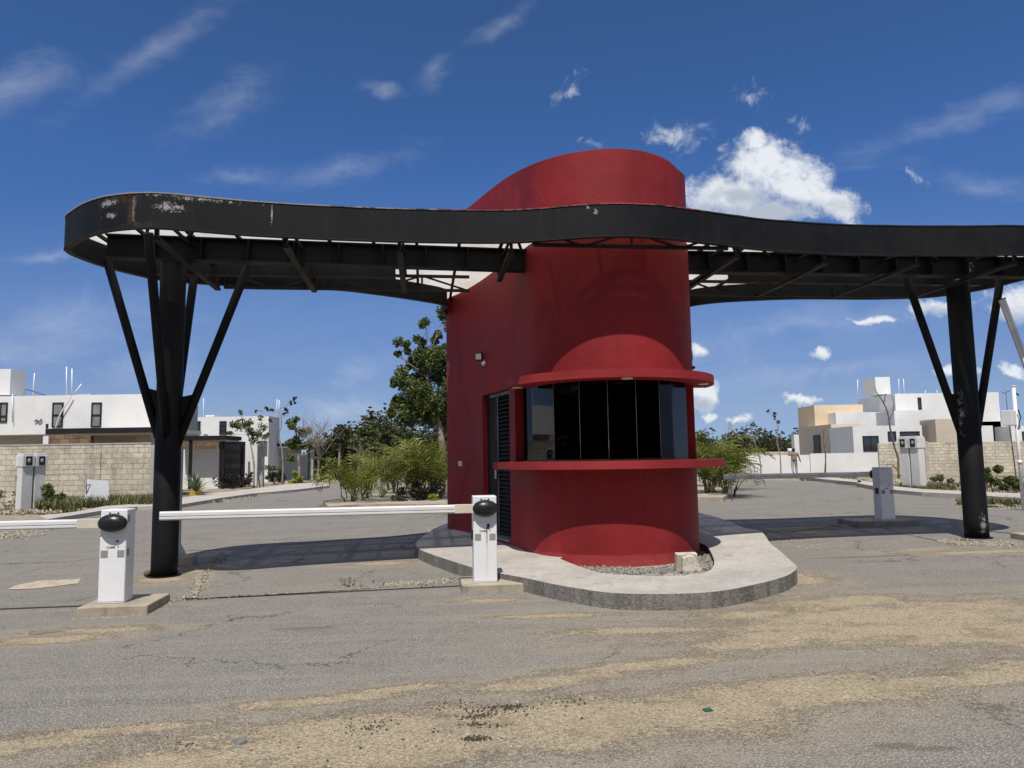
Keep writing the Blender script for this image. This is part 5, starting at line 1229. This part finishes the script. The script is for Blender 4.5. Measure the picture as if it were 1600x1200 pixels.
# block walls
bw = thing('block_wall', tuple(Yp(100, 785, 28)), 'cream concrete-block garden wall running across the left edge', 'wall')
x0, x1, z0, z1 = rw(-200, 236, 697, None, 28); mb = MB(); mb.box((x0, 28, -.1), (x1, 28.15, z1)); mb.build('blocks', M_blockw, bw)
mb = MB(); mb.box((x0, 27.985, z1 + .002), (x1, 28.165, z1 + .06)); mb.build('coping', M_rawc, bw)
block(bw, 236.2, 243, 694.8, None, 27.95, .25, M_rawc, 'end_pillar'); block(bw, 150, 158, 699, None, 27.97, .2, M_blockw, 'rib')
bw2 = thing('block_wall', tuple(Yp(1500, 745, 46)), 'long cream block wall behind the right black column', 'wall')
x0, x1, z0, z1 = rw(1372, 1900, 688.5, None, 46); mb = MB(); mb.box((x0, 46, -.1), (x1, 46.15, z1)); mb.build('blocks', M_blockw, bw2)
for px in (1414, 1447, 1506): block(bw2, px - 3, px + 3, 689.5, None, 45.96, .1, M_rawc, 'rib')
bw3 = thing('block_wall', tuple(Yp(1190, 735, 72)), 'low dull block wall glimpsed above the white wall, left of the houses', 'wall')
x0, x1, z0, z1 = rw(1155, 1240, 706, None, 66); mb = MB(); mb.box((x0, 66, -.1), (x1, 66.15, z1)); mb.build('blocks', M_blockw, bw3)
ww = thing('white_garden_wall', tuple(Yp(1270, 742, 50)), 'bright white garden wall that the person walks past', 'wall')
x0, x1, z0, z1 = rw(1165, 1373, 710.5, None, 50); xm = Yp(1266, 725, 50)[0]
for a, b_ in ((x0, xm - .03), (xm + .03, x1)): mb = MB(); mb.box((a, 50, -.1), (b_, 50.15, z1 + (0 if a == x0 else .08))); mb.build('panel', M_swhite, ww)
mb = MB(); mb.box((xm - .03, 50.02, -.1), (xm + .03, 50.1, z1)); mb.build('joint_post', M_rawc, ww)
hA = thing('beige_house', tuple(Yp(1300, 740, 62)), 'yellow-beige cube house at the left end of the right row', 'house')
block(hA, 1272, 1348, 632.5, None, 62, 3.6, M_sbeige); block(hA, 1298, 1345, 662.5, None, 57, 6.6, M_stan, 'front_wing')
x_ = Yp(1298, 690, 57)[0]; mb = MB(); zz0 = Yp(1280, 709, 60)[2]; zz1 = Yp(1280, 680, 60)[2]; mb.box((x_ - .05, 59.0, zz0), (x_ + .02, 60.2, zz1)); mb.build('side_window', M_frame, hA)
block(hA, 1240.5, 1248, 679, None, 60, .6, M_swhite, 'gate_pillar'); antenna(hA, 1254, 623, 634, 64); 
hB = thing('white_house', tuple(Yp(1400, 740, 57)), 'stepped white house with a small roof tower, middle of the right row', 'house')
block(hB, 1398, 1560, 614, None, 60, 6.4, M_swhite); block(hB, 1368, 1391, 589, 616, 62, 2.3, M_swhite, 'roof_tower'); block(hB, 1332, 1440, 665, None, 53, 3.9, M_swhite, 'front_wing')
block(hB, 1397, 1472, 641, None, 57, 2.9, M_swhite, 'middle_wing'); x0, x1, z0, z1 = rw(1300, 1397, 643, None, 59.5); mb = MB(); mb.box((Yp(1310, 650, 60)[0], 60.5, 0), (Yp(1395, 650, 60)[0], 66, z1)); mb.build('rear_wing', M_swhite, hB)
window(hB, 1348, 1373, 681, 705, 53, M_wglass, bars=(.5,)); window(hB, 1387, 1400, 674, 689, 53, M_wglass); window(hB, 1406, 1437, 674, 690, 53, M_wglass, bars=(.85,)); window(hB, 1434, 1439.5, 621, 640, 60, M_wglass)
for a in ((1340, 593, 621, 64), (1405, 592, 614, 63, -1), (1413, 592, 614, 63, -1.5), (1446, 610, 614, 63), (1464, 610, 614, 63)): antenna(hB, *a)
hC = thing('tan_house', tuple(Yp(1480, 740, 52)), 'low tan box house partly hidden by the right black column', 'house'); block(hC, 1461, 1528, 654.5, None, 52, 2.0, M_stan); block(hC, 1528, 1532, 659, None, 52.4, 2, M_swhite, 'pillar')
hD = thing('beige_house', tuple(Yp(1560, 740, 60)), 'beige house with a flat white front between the right column and the solar light', 'house')
block(hD, 1520, 1579, 658.5, None, 60, 4, M_sbeige); block(hD, 1531, 1551, 665, None, 57, 1, M_swhite, 'front_wing'); block(hD, 1579.5, 1680, 665, None, 58, 4, M_swhite, 'side_wing'); window(hD, 1597, 1620, 674, 690, 58, M_wglass)
# far pylon
y = 290; g = thing('power_pylon', tuple(Yp(1143, 712, y)), 'faint lattice power pylon on the horizon right of the booth', 'pylon'); M_pyl = simple('galvanised_lattice', (.33, .36, .38), .6, .1)
b0 = Vector(Yp(1143, 716, y)); tp = Vector(Yp(1142, 658, y)); H_ = tp.z; mb = MB()
for sx in (-1, 1):
    for sy in (-1, 1): mb.bar((b0.x + sx * 1.6, y + sy * 1.6, 0), (b0.x + sx * .3, y + sy * .3, H_), .16, .16)
k = 8
for i in range(k):
    z0, z1 = H_ * i / k, H_ * (i + 1) / k; w0, w1 = 1.6 - 1.3 * i / k, 1.6 - 1.3 * (i + 1) / k
    for s_ in (-1, 1): mb.bar((b0.x - s_ * w0, y - w0, z0), (b0.x + s_ * w1, y - w1, z1), .1, .1)
for zf, w_ in ((.78, 2.6), (.88, 2.2), (.98, 1.6)): mb.bar((b0.x - w_, y, H_ * zf), (b0.x + w_, y, H_ * zf), .16, .16)
mb.build('lattice', M_pyl, g)

# ------------------------------------------------------------------ street things
M_pillarw = stucco('chalky_white_plaster', (.62, .62, .60), .12)
def meter_pillars(px, py, rot, label, h=1.93, order=1):
    q = G(px, py); g = thing('meter_pillar', (q[0], q[1], gz(*q)), label, 'meter pillar', offset=False); g.rotation_euler.z = rad(rot)
    for k in (0, 1):
        yo = k * .43
        mb = MB(); mb.box((-.16, yo - .18, -.05), (.16, yo + .18, h - .45)); mb.build('shaft', M_pillarw, g, .01)
        mb = MB(); mb.box((-.22, yo - .20, h - .45), (.22, yo + .20, h - .06)); mb.prism([(-.19, yo - .17), (.19, yo - .17), (.19, yo + .17), (-.19, yo + .17)], h - .06, h); hd = mb.build('head', M_pillarw, g, .012)
        s_ = order
        mb = MB(); mb.box((min(s_ * .215, s_ * .232), yo - .10, h - .40), (max(s_ * .215, s_ * .232), yo + .10, h - .10)); mb.build('meter_window', M_blackpl, hd)
        mb = MB(); mb.ellipsoid((s_ * .23, yo, h - .25), (.03, .06, .08)); mb.build('meter', M_greypl, hd)
    return g
meter_pillars(36, 797, -28, 'pair of white plastered meter pillars in front of the left block wall')
meter_pillars(1437, 762, 24, 'pair of white plastered meter pillars in front of the right block wall', order=-1)
# old frame and panel leaning by the left wall
g = thing('pipe_frame', tuple(Yp(95, 790, 27.2)), 'rusty grey pipe frame standing in the grass before the left block wall', 'frame'); y = 27.2; mb = MB()
mb.tube([Yp(26, 790, y), Yp(25, 743, y), Yp(61, 741, y), Yp(98, 740, y), Yp(135, 739, y), Yp(135, 780, y)], .025, 6); mb.build('frame', M_grey, g)
for px in (62, 98): mb = MB(); mb.tube([Yp(px, 741, y), Yp(px, 788, y)], .018, 6); mb.build('bar', M_grey, g)
p = [Vector(Yp(*a)) for a in ((131, 784, 27.0), (170, 782, 26.9), (170, 751, 27.5), (136, 749, 27.6))]; mb = MB(); o_ = Vector((0, .03, .0)); mb.add(p + [v + o_ for v in p], [(0, 1, 2, 3), (7, 6, 5, 4), (0, 4, 5, 1), (1, 5, 6, 2), (2, 6, 7, 3), (3, 7, 4, 0)])
tag(mb.build('metal_sheet', M_grey, None, base=tuple(p[0])), 'flat grey metal sheet leaning on the left block wall', 'metal sheet')
# solar light pole
y = 16.7; b0 = Vector(Yp(1600, 799, y)); b0.z = gz(b0.x, y); top = Vector(Yp(1583.5, 604, y)); b0.x = top.x
g = thing('solar_light', tuple(b0), 'white pole with a tilted solar panel and grey box at the right edge', 'solar light')
mb = MB(); mb.tube([b0, (b0.x, y, top.z)], .04, 14); mb.build('pole', M_whitepl, g); mb = MB(); zc = Yp(1591, 722, y)[2]; mb.tube([(b0.x, y, zc - .04), (b0.x, y, zc + .04)], .05, 14); mb.tube([(b0.x, y, top.z - .01), (b0.x, y, top.z + .02)], .046, 14); mb.build('collar', M_whitepl, g)
pc = Vector(Yp(1612, 625, y)); mb = MB(); M_ = Matrix.Translation(pc + Vector((0, -.05, 0))) @ Matrix.Rotation(rad(-12), 4, 'Y') @ Matrix.Rotation(rad(14), 4, 'X') @ Matrix.Rotation(rad(60), 4, 'Z'); mb.box((-.3, -.02, -.33), (.3, .02, .33), M_); pn = mb.build('solar_panel', simple('panel_back', (.16, .16, .12), .6, .2), g)
mb = MB(); mb.box((-.33, -.03, -.36), (.33, .022, -.32), M_); mb.box((-.33, -.03, .32), (.33, .022, .36), M_); mb.box((-.34, -.03, -.32), (-.30, .022, .32), M_); mb.build('panel_frame', M_grey, pn)
bxc = Vector(Yp(1577, 653, y)); mb = MB(); lb(mb, bxc, .30, .22, .34, 35); mb.build('control_box', M_whitepl, g, .01)
mb = MB(); mb.tube([Yp(1591, 640, y - .1), Yp(1595, 652, y - .1), Yp(1592, 662, y - .1), Yp(1594, 669, y - .05), Yp(1589, 668, y)], .012, 6, cap=False); mb.tube([Yp(1584, 612, y), Yp(1592, 618, y - .05)], .02, 6); mb.build('cable', M_blackpl, g)
# person walking past the white wall, seen from behind
def skin(name, verts, edges, radii, mat, parent, root=0, sub=2):
    me = bpy.data.meshes.new(name); me.from_pydata([tuple(v) for v in verts], edges, []); o = bpy.data.objects.new(name, me); C.objects.link(o)
    o.modifiers.new('skin', 'SKIN'); 
    if not me.skin_vertices: 
        bpy.context.view_layer.objects.active = o
    for i, r_ in enumerate(radii): me.skin_vertices[0].data[i].radius = (r_, r_) if not isinstance(r_, tuple) else r_
    me.skin_vertices[0].data[root].use_root = True
    ss = o.modifiers.new('sub', 'SUBSURF'); ss.levels = sub; ss.render_levels = sub
    bpy.context.view_layer.update(); dg = bpy.context.evaluated_depsgraph_get(); me2 = bpy.data.meshes.new_from_object(o.evaluated_get(dg)); bpy.data.objects.remove(o)
    me2.materials.clear(); me2.materials.append(mat); me2.polygons.foreach_set('use_smooth', [True] * len(me2.polygons))
    o2 = bpy.data.objects.new(name, me2); C.objects.link(o2)
    if parent: o2.parent = parent
    return o2
M_skin = simple('tanned_skin', (.16, .085, .05), .6, .1); M_shirt = simple('brown_shirt', (.22, .18, .145), .85, .15, 8, .01); M_trou = simple('light_grey_trousers', (.28, .29, .30), .85, .15, 8, .01); M_hair = simple('black_hair', (.012, .01, .009), .7, .2)
q = G(1242, 743.5); pz = gz(*q)
per = thing('person', (q[0], q[1], pz), 'person in brown shirt and light trousers walking past the white wall with a shoulder load', 'person', offset=False); per.rotation_euler.z = rad(-12)
# local: faces +Y (away); x to the right; height 1.62
V_ = [(0, 0, .90), (0, 0, 1.08), (0, .0, 1.26), (0, 0, 1.37), (0, .01, 1.43), (0, .015, 1.50), (0, .02, 1.60),      # pelvis..head top
      (.19, 0, 1.33), (.29, -.02, 1.10), (.36, .05, .88), (.38, .09, .80),                                         # right arm
      (-.19, 0, 1.33), (-.30, .0, 1.20), (-.17, .06, 1.36), (-.12, .06, 1.43),                                      # left arm bent up
      (.10, 0, .84), (.12, .06, .47), (.13, .0, .09), (.13, .10, .04), (-.10, 0, .84), (-.11, -.06, .47), (-.10, -.22, .13), (-.10, -.13, .05)]
E2 = [(0, 1), (1, 2), (2, 3), (3, 4), (4, 5), (5, 6), (3, 7), (7, 8), (8, 9), (9, 10), (3, 11), (11, 12), (12, 13), (13, 14), (0, 15), (15, 16), (16, 17), (17, 18), (0, 19), (19, 20), (20, 21), (21, 22)]
R2 = [.14, .13, .15, .10, .055, .09, .075, .06, .045, .036, .03, .06, .046, .036, .03, .09, .06, .04, .035, .09, .06, .04, .035]
skin('body', V_, E2, R2, M_skin, per)
skin('shirt', [(0, 0, .86), (0, 0, 1.05), (0, 0, 1.26), (0, 0, 1.37), (.19, 0, 1.335), (.265, -.015, 1.16), (-.19, 0, 1.335), (-.265, 0, 1.24)], [(0, 1), (1, 2), (2, 3), (3, 4), (4, 5), (3, 6), (6, 7)], [(.20, .15), (.185, .15), (.20, .15), .12, .09, .075, .09, .075], M_shirt, per)
skin('trousers', [(0, 0, .92), (.10, 0, .82), (.12, .06, .47), (.13, .0, .12), (-.10, 0, .82), (-.11, -.06, .47), (-.10, -.21, .17)], [(0, 1), (1, 2), (2, 3), (0, 4), (4, 5), (5, 6)], [.12, .10, .08, .065, .10, .08, .065], M_trou, per)
mb = MB(); mb.ellipsoid((0, -.005, 1.575), (.092, .10, .095)); mb.build('hair', M_hair, per)
mb = MB()
for s_, y_ in ((.13, .06), (-.10, -.15)): mb = MB(); mb.ellipsoid((s_, y_, .045), (.05, .13, .045)); mb.build('shoe', M_hair, per)
R_p = Matrix.Translation((q[0], q[1], pz)) @ Matrix.Rotation(rad(-12), 4, 'Z'); c_ = R_p @ Vector((-.20, .08, 1.50))
mb = MB(); mb.tube([c_ + Vector((0, 0, -.13)), c_ + Vector((0, 0, .12)), c_ + Vector((0, 0, .15))], [.12, .14, .10], 14); tag(mb.build('white_bucket', M_whitepl, None, base=tuple(c_)), 'white bucket carried on the shoulder of the walking person', 'bucket')
# stones, grit, debris
M_peb = simple('pale_stones', (.34, .30, .23), .9, .5, 20, .005); M_debris = simple('dark_dry_moss', (.065, .052, .038), .95, .4)
ICO = None
def stone(mb, c_, s_, r_):
    t_ = [(1, 0, 0), (-1, 0, 0), (0, 1, 0), (0, -1, 0), (0, 0, 1), (0, 0, -1)]; M_ = Euler((r_.uniform(0, 6), r_.uniform(0, 6), r_.uniform(0, 6))).to_matrix()
    vs = [Vector(c_) + M_ @ (Vector(v) * s_ * r_.uniform(.5, 1.1)) for v in t_]
    mb.add(vs, [(0, 2, 4), (2, 1, 4), (1, 3, 4), (3, 0, 4), (2, 0, 5), (1, 2, 5), (3, 1, 5), (0, 3, 5)])
def scatter(name, areas, label, seed, mat, h=0):
    """areas: (pixel polyline, half width m, count, min size, max size)"""
    r_ = random.Random(seed); mb = MB()
    for pl2, hw, n_, s0, s1 in areas:
        P_ = [Vector(G(*a)) for a in pl2]; Ls = [(P_[i + 1] - P_[i]).length for i in range(len(P_) - 1)]; T_ = sum(Ls)
        for _ in range(n_):
            d = r_.uniform(0, T_); i = 0
            while i < len(Ls) - 1 and d > Ls[i]: d -= Ls[i]; i += 1
            v = (P_[i + 1] - P_[i]).normalized(); p = P_[i] + v * d + Vector((-v.y, v.x)) * r_.gauss(0, hw * .5); s_ = s0 + (s1 - s0) * r_.random() ** 3
            stone(mb, (p.x, p.y, gz(*p) + h + s_ * .25), s_, r_)
    o = mb.build(name, mat); tag(o, label, 'stones', kind='stuff'); return o
scatter('loose_gravel', [([(297, 936), (308, 922), (318, 905), (326, 890), (345, 868)], .13, 900, .008, .028), ([(236, 941), (300, 938), (350, 934), (560, 921), (700, 909)], .06, 700, .005, .018),
                         ([(600, 915), (712, 907)], .16, 500, .008, .025), ([(1470, 845), (1520, 852), (1590, 850)], .3, 700, .008, .03), ([(220, 950), (270, 940)], .12, 200, .006, .02),
                         ([(1220, 840), (1262, 858), (1290, 842)], .35, 350, .006, .02), ([(1400, 816), (1300, 823), (1240, 826)], .06, 300, .005, .02), ([(110, 968), (220, 963)], .06, 200, .005, .014), ([(718, 934), (822, 928)], .05, 160, .005, .014)],
        'pale loose gravel lining the asphalt joints and the foot of the posts', 3, M_peb)
scatter('pit_gravel', [([(905, 893), (960, 899), (1040, 899), (1090, 893), (1106, 880)], .28, 1500, .012, .035), ([(1085, 898), (1108, 886), (1112, 868)], .2, 500, .015, .05)], 'grey and white gravel between the booth wall and the kerb', 4, simple('grey_chips', (.24, .225, .195), .9, .6, 20, .005), .05)
scatter('road_pebbles', [([(60, 1190), (400, 1140), (800, 1110), (1200, 1090), (1590, 1060)], .8, 1500, .003, .013), ([(500, 1180), (900, 1140)], .5, 900, .003, .014), ([(60, 1050), (600, 1040), (1100, 1000)], 1.1, 500, .003, .012),
                         ([(1100, 970), (1590, 960)], 1.2, 500, .003, .010), ([(200, 960), (700, 960)], 1, 260, .003, .012)], 'small pebbles strewn over the sandy road', 5, M_peb)
scatter('rubble', [([(1400, 752), (1500, 752), (1600, 753)], 2.2, 1200, .03, .14), ([(1540, 790), (1600, 796)], .8, 700, .012, .045), ([(-20, 845), (50, 828)], .7, 500, .012, .05), ([(290, 783), (400, 773), (330, 785)], .9, 600, .02, .08), ([(1250, 745), (1340, 750)], .8, 250, .03, .12), ([(10, 800), (110, 800)], 1, 250, .03, .12),
                   ([(680, 830), (700, 826)], .25, 160, .02, .06)], 'pale rubble and limestone chips on the verges', 6, M_peb)
r_ = random.Random(11); mb = MB()
for px, py, sx, n_ in ((742, 1155, .045, 190), (800, 1105, .05, 120), (770, 1110, .10, 150), (750, 1120, .06, 110), (735, 1133, .05, 50), (590, 1130, .10, 60), (575, 1140, .06, 30), (690, 1142, .05, 20), (885, 1096, .08, 40), (700, 1100, .09, 24), (830, 1112, .2, 40), (290, 1163, .04, 14), (560, 1165, .3, 20), (765, 1135, .05, 40)):
    x, y = G(px, py)
    for _ in range(n_):
        a, b_ = x + r_.gauss(0, sx), y + r_.gauss(0, sx * .45); stone(mb, (a, b_, gz(a, b_) + .002), .002 + .011 * r_.random() ** 1.8, r_)
tag(mb.build('dry_moss_debris', M_debris), 'dark crumbs of dry moss on the sand in the foreground', 'debris', kind='stuff')
q = G(376, 1161); mb = MB(); mb.tube([(q[0], q[1], gz(*q)), (q[0], q[1], gz(*q) + .012)], [.036, .033], 20, sm=False); mb.tube([(q[0], q[1], gz(*q) + .012), (q[0], q[1], gz(*q) + .016)], [.026, .024], 18, sm=False)
tag(mb.build('lost_token', simple('dull_metal_lid', (.17, .18, .17), .5, .3, 30), None, base=(q[0], q[1], gz(*q))), 'small round grey metal disc lying on the sand in the foreground', 'disc')
q = G(1106, 1111); mb = MB(); lb(mb, (q[0], q[1], gz(*q) + .006), .05, .035, .01, 20, 8); tag(mb.build('glass_shard', simple('green_shard', (.03, .10, .07), .3, .2), None, base=(q[0], q[1], gz(*q))), 'small green shard lying on the sand', 'shard')
x, y = G(230, 901); mb = MB(); mb.ellipsoid((x, y, gz(x, y) + .045), (.05, .05, .045), 12, 8); tag(mb.build('fallen_nut', simple('brown_husk', (.14, .09, .05), .9, .3, 20), None, base=(x, y, gz(x, y))), 'brown round husk lying at the foot of the left column', 'husk')
# trees across the street behind the viewpoint, seen only as reflections in the booth window
r_ = random.Random(77); mb = MB()
for k in range(520):
    an = rad(r_.uniform(170, 378)); R_ = r_.uniform(26, 31); x = R_ * 1.3 * math.cos(an); h = r_.uniform(9, 11) + 2 * math.sin(an * 9) + (3 if x > -6 else -2); clump(mb, (x, R_ * .75 * math.sin(an) - 1, h * r_.uniform(.03, .95)), (2.6, 2.4, 1.9), 50, 1.0, r_)
for k in range(120):
    an = rad(170 + 208 * k / 120); x = 29 * 1.3 * math.cos(an); mb.ellipsoid((x, 29 * .75 * math.sin(an) - 1.5, 3.2), (2.3, 2.0, 4.6 + 1.2 * math.sin(an * 9)), 10, 7)
tag(mb.build('roadside_thicket', M_leafo), 'dark thicket on the far side of the street behind the viewpoint', 'trees', kind='stuff')
